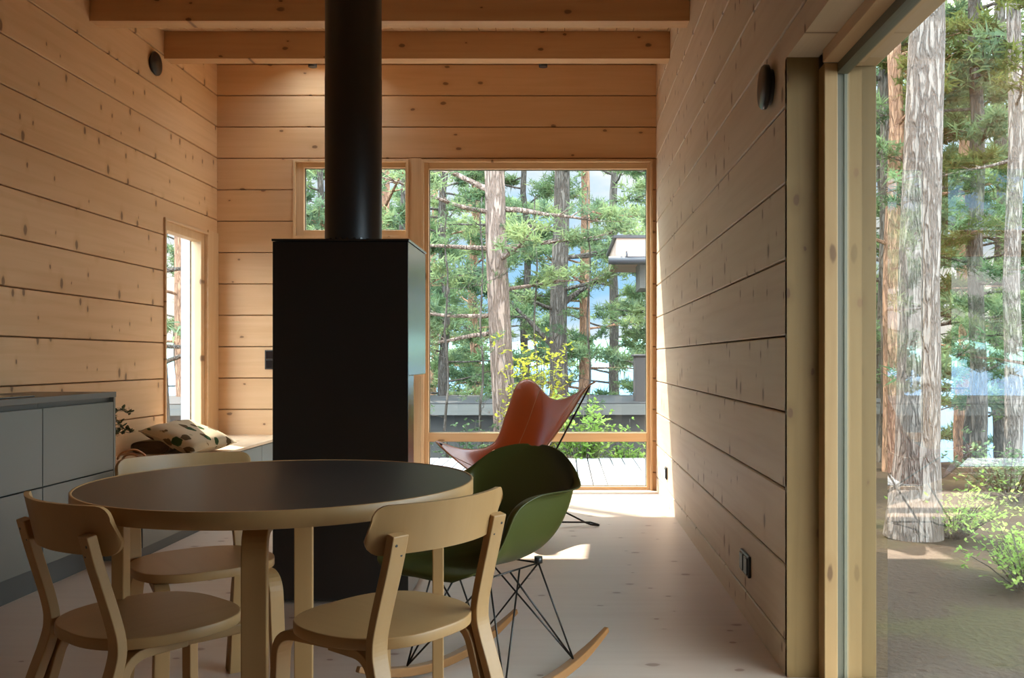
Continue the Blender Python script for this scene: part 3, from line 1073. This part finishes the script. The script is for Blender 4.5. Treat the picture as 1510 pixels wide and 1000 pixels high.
def make_chair(label):
    e = empty('dining_chair', (0, 0, 0), 0, label, 'chair', 'birch dining chairs round the table')
    # seat: wide rounded front, narrower round back
    out = []
    n = 64
    for k in range(n):
        t = 2 * math.pi * k / n
        c, s = math.cos(t), math.sin(t)
        ex = 0.72
        x = math.copysign(abs(c) ** ex, c)
        y = math.copysign(abs(s) ** ex, s)
        wd = 0.203 if y > 0 else 0.203 - 0.03 * (-y) ** 1.5
        out.append((x * wd, y * 0.188 + 0.012))
    MB().prism(out, 0.424, 0.450, True).build('seat', M['birch'], e, bevel=0.003)
    # curved backrest plate with rounded corners
    half, th = 0.207, 0.011
    zc, hh_ = 0.697, 0.055
    nu, nv = 28, 10

    def outline(u):
        # vertical half extents near the ends follow a rounded corner
        ed = (1 - abs(u)) * half
        r = 0.032
        return 1.0 if ed > r else (hh_ - r + math.sqrt(max(0, r * r - (r - ed) ** 2))) / hh_
    m_ = MB()
    vs = []
    for side_ in (0, 1):
        for i in range(nu + 1):
            u = math.sin((i / nu * 2 - 1) * math.pi / 2)
            for j in range(nv + 1):
                v = j / nv * 2 - 1
                x = u * half
                z = zc + v * hh_ * outline(u)
                y = arc_y(x) - 0.012 * v
                nx = Vector((-2 * 0.062 * x / half ** 2, 1, 0)).normalized()
                p = Vector((x, y, z)) + nx * (th / 2 if side_ else -th / 2)
                vs.append(p)
    q = (nu + 1) * (nv + 1)
    fs = []
    for i in range(nu):
        for j in range(nv):
            a_ = i * (nv + 1) + j
            b_ = a_ + nv + 1
            fs.append((a_, b_, b_ + 1, a_ + 1))
            fs.append((q + a_, q + a_ + 1, q + b_ + 1, q + b_))
    for i in range(nu):
        for j in (0, nv):
            a_ = i * (nv + 1) + j
            b_ = a_ + nv + 1
            fs.append((a_, q + a_, q + b_, b_))
    for j in range(nv):
        for i in (0, nu):
            a_ = i * (nv + 1) + j
            fs.append((a_, a_ + 1, q + a_ + 1, q + a_))
    m_.add(vs, fs, True)
    o = m_.build('backrest', M['birch_z'], e, fix=True)
    sm = o.modifiers.new('edge', 'EDGE_SPLIT')
    sm.split_angle = math.radians(40)
    # posts and legs
    for s in (-1, 1):
        xt = 0.160 * s
        yt = arc_y(xt) - 0.019
        xb = 0.168
        P_ = [Vector((xt, yt + 0.002, 0.690)), Vector((xt, yt + 0.020, 0.62)), Vector((0.163 * s, -0.150, 0.50)), Vector((0.165 * s, -0.140, 0.44)), Vector((0.167 * s, -0.150, 0.385)), Vector((0.170 * s, -0.190, 0.27)), Vector((0.176 * s, -0.265, 0.0))]
        # smooth the bend
        pts = []
        for i in range(len(P_) - 1):
            p0, p1, p2, p3 = P_[max(i - 1, 0)], P_[i], P_[i + 1], P_[min(i + 2, len(P_) - 1)]
            for q_ in range(5):
                t = q_ / 5
                pts.append(0.5 * ((2 * p1) + (-p0 + p2) * t + (2 * p0 - 5 * p1 + 4 * p2 - p3) * t * t + (-p0 + 3 * p1 - 3 * p2 + p3) * t ** 3))
        pts.append(P_[-1])
        post = MB().strap(pts, (1, 0, 0), 0.045, 0.022).build('back_post', M['birch_z'], e, bevel=0.0025)
        for (dx, dz) in ((0.010, 0.667), (-0.010, 0.643)):
            y_ = yt + 0.002 - 0.011 + (0.69 - dz) * 0.28
            MB().tube([(xt + dx * s, y_ + 0.001, dz), (xt + dx * s, y_ - 0.0018, dz)], 0.0032, 10).build('screw', M['blackrod'], post)
        # rear bent leg in front of the post
        pts = lleg((0.150 * s, 0.02, 0.413), (0.155 * s, -0.118, 0.413), (0.172 * s, -0.228, 0.0), 0.05, 0.42)
        MB().strap(pts, (1, 0, 0), 0.040, 0.022).build('leg', M['birch_z'], e, bevel=0.0025)
        # front bent leg
        pts = lleg((0.135 * s, 0.02, 0.412), (0.158 * s, 0.205, 0.412), (0.170 * s, 0.215, 0.0), 0.06, 0.42)
        MB().strap(pts, (1, 0, 0), 0.042, 0.024).build('leg', M['birch_z'], e, bevel=0.0025)
    MB().box((-0.13, -0.02, 0.408), (0.13, 0.03, 0.424)).build('seat_brace', M['birch'], e, bevel=0.002)
    return e


def place(o, x, y, fx, fy, sc=1.0):
    o.location = (x, y, 0)
    o.rotation_euler = (0, 0, math.atan2(-fx, fy))
    o.scale = (sc, sc, 1)


ch = make_chair('birch dining chair in front of the table, pale back overlapping the green armchair')
ch2 = copy_tree(ch)
ch3 = copy_tree(ch)
tag(ch2, 'birch dining chair at the left edge, back towards the grey kitchen drawers')
tag(ch3, 'birch dining chair on the far side of the table, its seat under the tabletop')
place(ch, -0.420, 2.185, -0.80, 0.60)
place(ch2, -1.010, 2.180, 0.62, 0.78)
place(ch3, -1.120, 2.800, 0.60, -0.80)

# ------------------------------------------------------------------ green rocking armchair
rk = empty('rocking_armchair', (-0.245, 3.03, 0), math.atan2(0.57, -0.82), 'dark green moulded plastic rocking armchair on wire base and wooden runners', 'armchair')
KEY = [  # centre y, z; body half width; rim x, y, z; rim flare
    (0.290, 0.398, 0.100, 0.150, 0.285, 0.400, 0.000),
    (0.278, 0.414, 0.160, 0.215, 0.262, 0.425, 0.000),
    (0.220, 0.420, 0.215, 0.246, 0.212, 0.448, 0.008),
    (0.130, 0.407, 0.235, 0.268, 0.168, 0.510, 0.018),
    (0.030, 0.395, 0.245, 0.290, 0.128, 0.600, 0.035),
    (-0.070, 0.390, 0.250, 0.310, 0.050, 0.638, 0.052),
    (-0.150, 0.405, 0.252, 0.316, -0.070, 0.640, 0.058),
    (-0.205, 0.445, 0.250, 0.314, -0.145, 0.638, 0.058),
    (-0.235, 0.510, 0.240, 0.298, -0.205, 0.642, 0.045),
    (-0.258, 0.580, 0.215, 0.264, -0.240, 0.664, 0.020),
    (-0.280, 0.645, 0.180, 0.222, -0.262, 0.698, 0.008),
    (-0.298, 0.700, 0.130, 0.165, -0.282, 0.732, 0.000),
    (-0.312, 0.740, 0.060, 0.085, -0.305, 0.752, 0.000),
    (-0.318, 0.752, 0.020, 0.030, -0.317, 0.755, 0.000),
]


def cat(vals, t):
    n = len(vals) - 1
    x = t * n
    i = min(int(x), n - 1)
    f = x - i
    p = [vals[max(i - 1, 0)], vals[i], vals[i + 1], vals[min(i + 2, n)]]
    return tuple(0.5 * ((2 * b) + (-a + c) * f + (2 * a - 5 * b + 4 * c - d) * f * f + (-a + 3 * b - 3 * c + d) * f ** 3) for a, b, c, d in zip(*p))


def shell(u, v):
    yc, zc, bw, xr, yr, zr, fl = cat(KEY, u)
    fl = max(fl, 0)
    t = v * 2 - 1
    a = abs(t)
    C0 = Vector((0, yc, zc))
    C1 = Vector((bw * 0.85, yc, zc - 0.004))
    C2 = Vector((bw * 1.03, yc + (yr - yc) * 0.5, zc + (zr - zc) * 0.40))
    C3 = Vector((xr - fl, yr, zr - fl * 0.22))
    if a < 0.86:
        q = a / 0.86
        p = C0 * (1 - q) ** 3 + C1 * 3 * q * (1 - q) ** 2 + C2 * 3 * q * q * (1 - q) + C3 * q ** 3
    else:
        q = (a - 0.86) / 0.14
        p = C3.lerp(Vector((xr, yr, zr)), q)
    return (math.copysign(p.x, t) * 0.92 + 0.02, p.y + 0.045, p.z)


sh = MB().grid(shell, 60, 44).build('shell', M['green'], rk, fix=True)
m_ = sh.modifiers.new('thick', 'SOLIDIFY')
m_.thickness = 0.0055
m_.offset = 0
m_ = sh.modifiers.new('round', 'SUBSURF')
m_.levels = m_.render_levels = 1


def runner_z(y):
    return 0.016 + y * y / (2 * 0.95)


for s in (-1, 1):
    pts = [(0.205 * s, -0.40 + 0.80 * k / 20, runner_z(-0.40 + 0.80 * k / 20)) for k in range(21)]
    w = [0.018 + 0.016 * min(1, min(k, 20 - k) / 4) for k in range(21)]
    MB().strap(pts, (1, 0, 0), w, [0.020 + 0.010 * min(1, min(k, 20 - k) / 4) for k in range(21)]).build('runner', M['rocker_wood'], rk, bevel=0.004)
wires = MB()
rw = 0.0032
mt = {(sx, sy): Vector((0.120 * sx + 0.02, 0.13 * sy, 0.372)) for sx in (-1, 1) for sy in (-1, 1)}
ft = {(sx, sy): Vector((0.205 * sx, 0.185 * sy, runner_z(0.185) + 0.018)) for sx in (-1, 1) for sy in (-1, 1)}
for sx in (-1, 1):
    wires.tube([mt[(sx, -1)], ft[(sx, -1)]], rw, 8)
    wires.tube([mt[(sx, 1)], ft[(sx, 1)]], rw, 8)
    wires.tube([mt[(sx, -1)] * 0.6 + mt[(sx, 1)] * 0.4, ft[(sx, 1)]], rw, 8)
    wires.tube([mt[(sx, 1)] * 0.6 + mt[(sx, -1)] * 0.4, ft[(sx, -1)]], rw, 8)
    wires.tube([mt[(sx, -1)], mt[(sx, 1)]], rw, 8)
for sy in (-1, 1):
    wires.tube([mt[(-1, sy)], mt[(1, sy)]], rw, 8)
    wires.tube([mt[(-1, sy)], ft[(1, sy)]], rw, 8)
    wires.tube([mt[(1, sy)], ft[(-1, sy)]], rw, 8)
wires.build('wire_base', M['steel'], rk)
for k, v_ in mt.items():
    MB().tube([v_, v_ + Vector((0, 0, 0.022))], 0.014, 12).build('shock_mount', M['black_plastic'], rk)

# ------------------------------------------------------------------ leather butterfly chair
bf = empty('butterfly_chair', (-0.25, 5.75, 0), math.atan2(0.80, -0.60), 'cognac leather sling butterfly chair on a black rod frame by the tall window', 'lounge chair')


def bez(vals, t):
    return cat(vals, t)[0] if not isinstance(vals[0], tuple) else cat(vals, t)


MIDC = [(0.31, 0.335), (0.18, 0.285), (0.04, 0.300), (-0.09, 0.44), (-0.18, 0.62), (-0.25, 0.795)]
EDGC = [(0.485, 0.55, 0.630), (0.360, 0.28, 0.490), (0.275, 0.07, 0.505), (0.335, -0.08, 0.70), (0.400, -0.20, 0.895), (0.475, -0.325, 0.97)]


def sling(u, v):
    a_, b_ = v * 2 - 1, u * 2 - 1
    # superellipse mapping rounds the four corner pockets
    mx_ = max(abs(a_), abs(b_))
    if mx_ > 1e-6:
        k = mx_ / (abs(a_) ** 3.6 + abs(b_) ** 3.6) ** (1 / 3.6)
        k = 1 + (k - 1) * mx_ ** 2
        a_, b_ = a_ * k, b_ * k
    u = (b_ + 1) / 2
    my, mz = cat(MIDC, u)
    ex, ey, ez = cat(EDGC, u)
    f = 0.25 * abs(a_) ** 1.7 + 0.75 * (0.5 - 0.5 * math.cos(math.pi * min(abs(a_), 1)))
    return (a_ * ex, my + (ey - my) * f, mz + (ez - mz) * f)


lo = MB().grid(sling, 48, 44).build('leather_sling', M['leather'], bf, fix=True)
m_ = lo.modifiers.new('thick', 'SOLIDIFY')
m_.thickness = 0.006
m_.offset = 0
seams = MB()
for a_ in (-0.48, 0.48):
    seams.tube([Vector(sling(k / 30, (a_ + 1) / 2)) + Vector((0, 0, 0.004)) for k in range(31)], 0.0025, 6)
for (u, ) in ((0.0,), (1.0,)):
    seams.tube([sling(u, k / 40) for k in range(41)], 0.0045, 6)
for v in (0.0, 1.0):
    seams.tube([sling(k / 40, v) for k in range(41)], 0.0045, 6)
seams.build('seam', M['tan'], lo)
cn = {}
for (nm, u, v) in (('FL', 0, 0), ('FR', 0, 1), ('BL', 1, 0), ('BR', 1, 1)):
    cn[nm] = Vector(sling(u, v))
for kx, nm in ((-1, 'L'), (1, 'R')):
    pass
R_ = 0.0058
frame_l = MB()


def loop(p, side_):
    return p


def poly(mb_, pts, r, rad=0.03):
    out = [Vector(pts[0])]
    for i in range(1, len(pts) - 1):
        a, b, c = Vector(pts[i - 1]), Vector(pts[i]), Vector(pts[i + 1])
        d1, d2 = (a - b).normalized(), (c - b).normalized()
        for k in range(6):
            t = k / 5
            out.append((b + d1 * rad) * (1 - t) ** 2 + b * 2 * t * (1 - t) + (b + d2 * rad) * t * t)
    out.append(Vector(pts[-1]))
    mb_.tube(out, r, 8)


for s, side_ in ((-1, 'left'), (1, 'right')):
    ff = Vector((0.27 * s, 0.27, 0.006))
    rf = Vector((0.27 * s, -0.36, 0.006))
    bc = Vector((0.330 * s, -0.275, 0.895))
    fc = Vector((0.350 * s, 0.425, 0.530))
    m1 = MB()
    # high back corner down to the front foot, foot bar, up to the low front corner of the other side
    poly(m1, [bc + Vector((-0.03 * s, 0.0, -0.02)), bc + Vector((0.0, 0.005, 0.012)), ff + Vector((0, 0.03, 0)), Vector((0.20 * s, 0.24, 0.006)), Vector((-0.19 * s, -0.28, 0.22)) if False else Vector((0.17 * s, 0.20, 0.03))], R_)
    poly(m1, [fc + Vector((-0.04 * s, 0.0, -0.01)), fc + Vector((0.0, 0.005, 0.005)), Vector((0.10 * s, 0.02, 0.25)), Vector((-0.20 * s, -0.36, 0.006)), Vector((-0.27 * s, -0.40, 0.006)), Vector((-0.25 * s, -0.33, 0.03))], R_)
    poly(m1, [Vector((0.17 * s, 0.20, 0.03)), Vector((-0.25 * s, -0.33, 0.03))], R_)
    m1.build('rod_frame', M['blackrod'], bf)

# ------------------------------------------------------------------ deck and things outside
tag(MB().box((-4.0, YE + 0.17, -0.14), (2.2, 9.72, -0.03)).build('deck_base', M['felt']), kind='structure')
mb = MB()
for k in range(-33, 18):
    mb.box((k * 0.122 + 0.006, YE + 0.17, -0.03), ((k + 1) * 0.122 - 0.006, 9.75, 0.0))
mb = mb.build('deck_floor', M['deck'])
mb['kind'] = 'structure'


def gz(x, y):
    z = -0.30
    if y > 9.7:
        z -= (y - 9.7) * 0.16
    if x > 1.2 and y < 9.7:
        z = -0.30 - 0.0 * (x - 1.2)
    if x > 1.0:
        z = -0.30 - max(0, y - 12) * 0.13
    z = max(z, -4.6)
    return z + 0.05 * noise.noise(Vector((x * 0.9, y * 0.9, 0)))


tag(MB().grid(lambda u, v: (-40 + 80 * u, -14 + 64 * v, gz(-40 + 80 * u, -14 + 64 * v)), 120, 120).build('ground', M['ground'], fix=True), kind='structure')
tag(MB().add([(-900, 25, -4.0), (900, 25, -4.0), (900, 760, -4.0), (-900, 760, -4.0)], [(0, 1, 2, 3)]).build('lake_water', M['water']), kind='structure')


def hill(u, v):
    x = -700 + 1400 * u
    h = 15 + 7 * noise.noise(Vector((x * 0.006, 0, 3))) + 2.5 * noise.noise(Vector((x * 0.05, 0, 1))) + 1.2 * noise.noise(Vector((x * 0.3, 0, 1)))
    return (x, 640 + 50 * v + 3 * noise.noise(Vector((x * 0.2, v * 7, 0))), -4.5 + (h + 4.5) * math.sin(v * math.pi / 2))


tag(MB().grid(hill, 400, 10).build('far_shore_hills', M['hill']), kind='structure')

# low building down the slope: dark felt roof with grey fascia and a black chimney
e = empty('lakeside_shed', (-1.5, 14.0, -1.56), 0.035, 'low lakeside shed with dark felt roof and grey fascia beyond the deck', 'shed')
MB().box((-7, 0, 1.90), (7, 3.2, 1.94)).build('roof', M['felt'], e)
MB().box((-7, -0.03, 1.76), (7, 0.0, 1.925)).build('fascia', M['greywood'], e)
MB().box((-6.8, 0.6, -0.6), (6.8, 3.0, 1.90)).build('wall', M['cab_dark'], e)
ch_ = MB()
ch_.box((2.66, 0.55, 1.9), (2.98, 0.87, 2.66))
ch_.box((2.63, 0.52, 2.66), (3.01, 0.90, 2.70))
ch_.build('chimney', M['chimney'], e, bevel=0.02)

# neighbour building corner at the upper right of the tall window
e = empty('neighbour_cabin', (1.9, 10.6, -0.3), 0, 'corner of a wooden cabin with dark gutter, outside the tall window', 'cabin')
zf = lambda py: HC - (py - CY) * 10.0 / F + 0.3
MB().box((-1.33, -0.6, zf(379)), (1.0, 1.2, zf(351))).build('fascia', M['cladding'], e, bevel=0.004)
MB().box((-1.36, -0.62, zf(351)), (1.0, 1.2, zf(347))).build('roof', M['gutter'], e)
g = MB()
g.tube([(-1.42, -0.66, zf(385)), (1.0, -0.66, zf(385))], 0.045, 12)
g.tube([(-1.22, -0.64, zf(372)), (-1.22, -0.69, zf(376)), (-1.22, -0.68, zf(384))], 0.010, 6)
g.build('gutter', M['gutter'], e)
MB().box((-1.03, -0.15, zf(420)), (1.0, 0.5, zf(379))).build('wall', M['greywood'], e)

# ------------------------------------------------------------------ trees
random.seed(11)


def tuft(mb_, p, r, n, rnd, ln=None):
    p = Vector(p)
    for _ in range(n):
        d = Vector((rnd.gauss(0, 1), rnd.gauss(0, 1), rnd.gauss(0.35, 0.8)))
        if d.length < 0.01:
            continue
        d.normalize()
        l_ = r * rnd.uniform(0.6, 1.15)
        s = d.cross(Vector((rnd.uniform(-1, 1), rnd.uniform(-1, 1), rnd.uniform(-1, 1))))
        if s.length < 0.01:
            continue
        s.normalize()
        w = r * 0.085
        o_ = p + Vector((rnd.uniform(-1, 1), rnd.uniform(-1, 1), rnd.uniform(-1, 1))) * r * 0.35
        mb_.add([o_ - s * w, o_ + s * w, o_ + d * l_], [(0, 1, 2)])


def branch(mb_, fo, p0, az, ln, r0, rnd, rise=0.2, tr=0.13, tn=14, dens=1.0, twist=0.5):
    """a curved bough with side twigs and flat pads of needles"""
    pts = [Vector(p0)]
    d = Vector((math.cos(az), math.sin(az), rise)).normalized()
    n = 9
    for k in range(n):
        d = (d + Vector((rnd.uniform(-1, 1), rnd.uniform(-1, 1), rnd.uniform(-0.7, 0.8))) * 0.16 * twist * 2).normalized()
        pts.append(pts[-1] + d * ln / n)
    rr = [r0 * (1 - 0.85 * k / n) for k in range(n + 1)]
    mb_.tube(pts, rr, 6, caps=False)
    for k in range(3, n + 1):
        for _ in range(int(2 * dens + rnd.random())):
            a2 = az + rnd.choice((-1, 1)) * rnd.uniform(0.4, 1.3)
            l2 = ln * rnd.uniform(0.12, 0.30)
            q = pts[k]
            d2 = Vector((math.cos(a2), math.sin(a2), rnd.uniform(-0.15, 0.35))).normalized()
            q1 = q + d2 * l2 * 0.5 + Vector((0, 0, rnd.uniform(-0.03, 0.05)))
            q2 = q1 + d2 * l2 * 0.5 + Vector((0, 0, rnd.uniform(-0.03, 0.08)))
            mb_.tube([q, q1, q2], [rr[k] * 0.5 + 0.003, 0.004, 0.002], 4, caps=False)
            for f in (0.45, 0.7, 0.85, 1.0):
                if rnd.random() < 0.85 * dens:
                    tuft(fo, q + (q2 - q) * f + Vector((rnd.uniform(-1, 1), rnd.uniform(-1, 1), rnd.uniform(-0.4, 0.6))) * 0.08, tr * rnd.uniform(0.7, 1.2), tn, rnd)


def trunk_pts(h, lean, rnd, wob=0.05, n=14):
    return [Vector((lean[0] * k / n + wob * math.sin(k * 1.3 + rnd.random()), lean[1] * k / n + wob * math.cos(k * 0.9 + rnd.random()), h * k / n)) for k in range(n + 1)]


def pine(name, loc, h, r, label, cat_, group=None, seed=1, first=1.5, nb=16, blen=2.0, barkm='bark', needle='needle', lean=(0, 0), dens=1.0, tr=0.14, tn=14, boughs=(), top=None, sector=None, flare=0.0, wob=0.05, split=False):
    rnd = random.Random(seed)
    e_ = empty(name, loc, 0, label, cat_, group)
    tp = trunk_pts(h, lean, rnd, wob)
    tr_ = [r * (1 - 0.55 * k / 14) + (flare if k == 0 else 0) for k in range(15)]
    t_ = MB().tube(tp, tr_, 20, caps=False)
    t_.build('trunk', M[barkm], e_)
    br, fo = MB(), MB()
    for (z, az, ln, r0, rise) in boughs:
        i = min(int(z / h * 14), 13)
        f = z / h * 14 - i
        branch(br, fo, tp[i].lerp(tp[i + 1], f), az, ln, r0, rnd, rise, tr, tn, dens)
    for k in range(nb):
        z = first + ((top or h) - first) * (k + rnd.random() * 0.8) / nb
        i = min(int(z / h * 14), 13)
        f = z / h * 14 - i
        az = rnd.uniform(0, 2 * math.pi) if not sector else rnd.uniform(*sector)
        if split:
            br = MB()
        branch(br, fo, tp[i].lerp(tp[i + 1], f), az, blen * rnd.uniform(0.6, 1.15) * (1 - 0.35 * z / h), r * 0.22, rnd, rnd.uniform(-0.1, 0.35), tr, tn, dens)
        if split:
            br.build('branch', M[barkm], e_)
            br = MB()
    if br.v:
        br.build('branches', M[barkm], e_)
    if fo.v:
        fo.build('foliage', M[needle], e_)
    return e_


def X(px, Y):
    return (px - CX) * Y / F


# the two pines outside the tall window
pine('pine_tree', (X(748, 11.0), 11.0, gz(X(748, 11.0), 11.0)), 10.5, 0.150, 'near pine with a thick scaly trunk left of centre in the tall window', 'tree', seed=3, first=2.1, top=5.4, nb=9, blen=1.9, lean=(-0.45, 0.0), wob=0.01,
     dens=0.8, boughs=((3.6, 3.0, 1.6, 0.045, 0.35), (2.9, 3.3, 1.7, 0.035, 0.15), (1.9, 3.1, 1.5, 0.035, -0.15), (3.4, 0.1, 1.4, 0.04, -0.25), (2.4, 0.3, 1.2, 0.03, 0.1)))
pine('pine_tree', (X(822, 13.6), 13.6, gz(X(822, 13.6), 13.6)), 11, 0.150, 'darker pine with long forked boughs right of centre in the tall window', 'tree', seed=8, first=2.4, top=6.2, nb=9, blen=2.3, lean=(0.12, 0.0), wob=0.02,
     barkm='bark_dark', dens=0.75, boughs=((2.75, 0.15, 2.1, 0.05, 0.75), (2.1, 2.9, 1.7, 0.05, 0.85), (3.5, 0.0, 2.0, 0.035, 0.1), (3.9, 3.1, 1.6, 0.05, 0.3)))
# thin saplings at the left of that window
for i_, (px, Y, hh2) in enumerate(((658, 10.6, 2.6), (710, 10.9, 2.9), (868, 11.4, 3.2), (790, 11.2, 3.0))):
    nm = ['slender bare-stemmed pine sapling at the far left of the tall window', 'slender sapling just left of the thick scaly pine trunk', 'slender sapling right of the dark forked pine, over the water', 'slender sapling between the two big pines']
    pine('pine_sapling', (X(px, Y), Y, gz(X(px, Y), Y)), hh2 + 0.6, 0.018, nm[i_], 'tree', 'saplings outside the tall window', seed=30 + i_, first=0.8, nb=9, blen=0.55, barkm='bark_dark', needle='needle_d', tr=0.06, tn=9, dens=0.55, wob=0.02, split=True)

# three model crowns copied through the wood behind
models = [
    pine('pine_tree', (0, 0, 0), 12, 0.16, 'pine tree in the wood behind the nearer trees', 'tree', 'pines in the wood', seed=51, first=1.6, top=9.0, nb=22, blen=2.6, dens=0.9, tr=0.20, tn=15, barkm='bark_dark'),
    pine('pine_tree', (0, 0, 0), 12, 0.14, 'pine tree in the wood behind the nearer trees', 'tree', 'pines in the wood', seed=77, first=2.4, top=10.0, nb=20, blen=2.4, dens=0.9, tr=0.20, tn=15, barkm='bark_red'),
    pine('pine_tree', (0, 0, 0), 9, 0.10, 'pine tree in the wood behind the nearer trees', 'tree', 'pines in the wood', seed=99, first=0.5, top=8.6, nb=26, blen=1.9, dens=1.0, tr=0.18, tn=15, barkm='bark_dark', needle='needle_d'),
]
spots = [  # px, Y, model, turn
    (655, 17, 2, 0.3), (600, 20, 0, 1.2), (700, 22, 1, 2.0), (775, 19, 2, 3.3), (862, 20, 1, 4.0), (905, 25, 0, 0.7), (560, 15, 1, 5.1), (470, 18, 2, 2.2), (500, 24, 0, 2.9),
    (960, 22, 2, 1.0), (740, 27, 0, 4.4), (640, 27, 1, 0.1), (1010, 17, 0, 3.0),
    (1312, 12, 0, 0.5), (1436, 13.5, 2, 1.9), (1420, 18, 1, 2.8), (1300, 17, 2, 4.2), (1475, 17, 0, 5.0), (1530, 13, 2, 0.9), (1375, 22, 2, 1.5), (1250, 22, 0, 2.5), (1600, 18, 1, 2.0),
]
for i_, (px, Y, mi, rz) in enumerate(spots):
    o = models[mi] if i_ in () else copy_tree(models[mi])
    o.location = (X(px, Y), Y, gz(X(px, Y), Y) - 0.1)
    o.rotation_euler = (0, 0, rz)
for i_, (x, y, rz) in enumerate(((-5.42, 12.0, 0.4), (-7.0, 16.6, 1.4), (-8.7, 20.5, 3.4))):
    o = models[i_]
    o.location = (x, y, gz(x, y) - 0.1)
    o.rotation_euler = (0, 0, rz)
    tag(o, 'pine tree seen through the slim window in the left wall', 'tree', 'pines beyond the left window')

# trees beyond the big glass door
pine('pine_tree', (2.65, 6.9, gz(2.65, 6.9)), 9, 0.170, 'big pine with deeply furrowed pale bark close outside the glass door', 'tree', seed=21, first=4.3, top=8, nb=8, blen=2.2, barkm='bark_pale', needle='needle_r', lean=(0.22, 0), dens=0.8, flare=0.05, wob=0.015)
pine('pine_tree', (X(1490, 9.5), 9.5, gz(X(1490, 9.5), 9.5)), 10, 0.095, 'slimmer pale-barked pine at the right edge of the glass door', 'tree', seed=22, first=2.2, top=7, nb=12, blen=1.7, barkm='bark_pale', needle='needle_r', lean=(0.1, 0), dens=0.8, wob=0.03)
pine('pine_tree', (X(1312, 11.0), 11.0, gz(X(1312, 11.0), 11.0)), 10, 0.11, 'reddish pine between the door frame and the big furrowed trunk', 'tree', seed=23, first=2.0, top=7, nb=14, blen=1.8, barkm='bark_red', needle='needle_r', lean=(0.15, 0), dens=0.9, wob=0.03)
pine('pine_tree', (X(1440, 10.8), 10.8, gz(X(1440, 10.8), 10.8)), 10, 0.10, 'dark low-branched pine right of the big furrowed trunk', 'tree', seed=24, first=1.0, top=7, nb=20, blen=1.7, barkm='bark_dark', needle='needle_d', lean=(0.0, 0), dens=1.0, wob=0.03)


def bush(name, loc, w, h, n, mat, label, cat_='bush', seed=1, ll=0.05):
    rnd = random.Random(seed)
    e_ = empty(name, loc, 0, label, cat_)
    st_, lf = MB(), MB()
    for _ in range(n):
        a_ = rnd.uniform(0, 6.28)
        rr = w * math.sqrt(rnd.random())
        hh_ = h * rnd.uniform(0.45, 1.0)
        tip = Vector((rr * math.cos(a_), rr * math.sin(a_), hh_))
        pts = [Vector((0.15 * tip.x, 0.15 * tip.y, 0)), Vector((0.55 * tip.x, 0.55 * tip.y, 0.55 * hh_)), tip]
        st_.tube(pts, [0.006, 0.004, 0.002], 5)
        for k in range(12):
            f = rnd.uniform(0.3, 1.05)
            p = pts[1].lerp(pts[2], (f - 0.5) * 2) if f > 0.5 else pts[0].lerp(pts[1], f * 2)
            p = p + Vector((rnd.gauss(0, 0.05), rnd.gauss(0, 0.05), rnd.gauss(0, 0.04)))
            for _q in range(3):
                leaf(lf, p, (rnd.uniform(-1, 1), rnd.uniform(-1, 1), rnd.uniform(-0.4, 0.7)), ll * rnd.uniform(0.7, 1.3), ll * 0.62)
    st_.build('stems', M['bark_dark'], e_)
    lf.build('leaves', mat, e_)
    return e_


x_, y_ = X(790, 10.4), 10.4
bush('maple_sapling', (x_, y_, -0.45), 0.45, 1.75, 80, M['yellow'], 'young maple with yellow-green leaves behind the leather chair', 'tree', 4, 0.055)
x_, y_ = X(858, 9.95), 9.95
bush('rowan_bush', (x_, y_, -0.45), 0.42, 1.15, 46, M['leaf'], 'bright green bush at the deck edge right of the leather chair', 'bush', 5, 0.06)
x_, y_ = X(930, 10.2), 10.2
bush('leafy_bush', (x_, y_, -0.45), 0.35, 0.85, 30, M['leaf'], 'small green bush at the deck edge by the right window stile', 'bush', 6, 0.05)
x_, y_ = X(690, 10.6), 10.6
bush('leafy_bush', (x_, y_, -0.5), 0.5, 0.9, 30, M['needle_d'], 'dark low bush behind the left arm of the leather chair', 'bush', 7, 0.05)
bush('blueberry_bush', (2.75, 5.4, -0.3), 0.45, 0.40, 40, M['leaf'], 'low green undergrowth bush on the ground outside the glass door', 'bush', 8, 0.035)
bush('blueberry_bush', (2.95, 6.9, -0.3), 0.5, 0.45, 36, M['leaf'], 'low green bush right of the foot of the big furrowed pine', 'bush', 9, 0.035)
bush('blueberry_bush', (4.3, 8.8, -0.3), 0.7, 0.6, 40, M['needle'], 'low bush at the foot of the slimmer pale pine', 'bush', 10, 0.05)
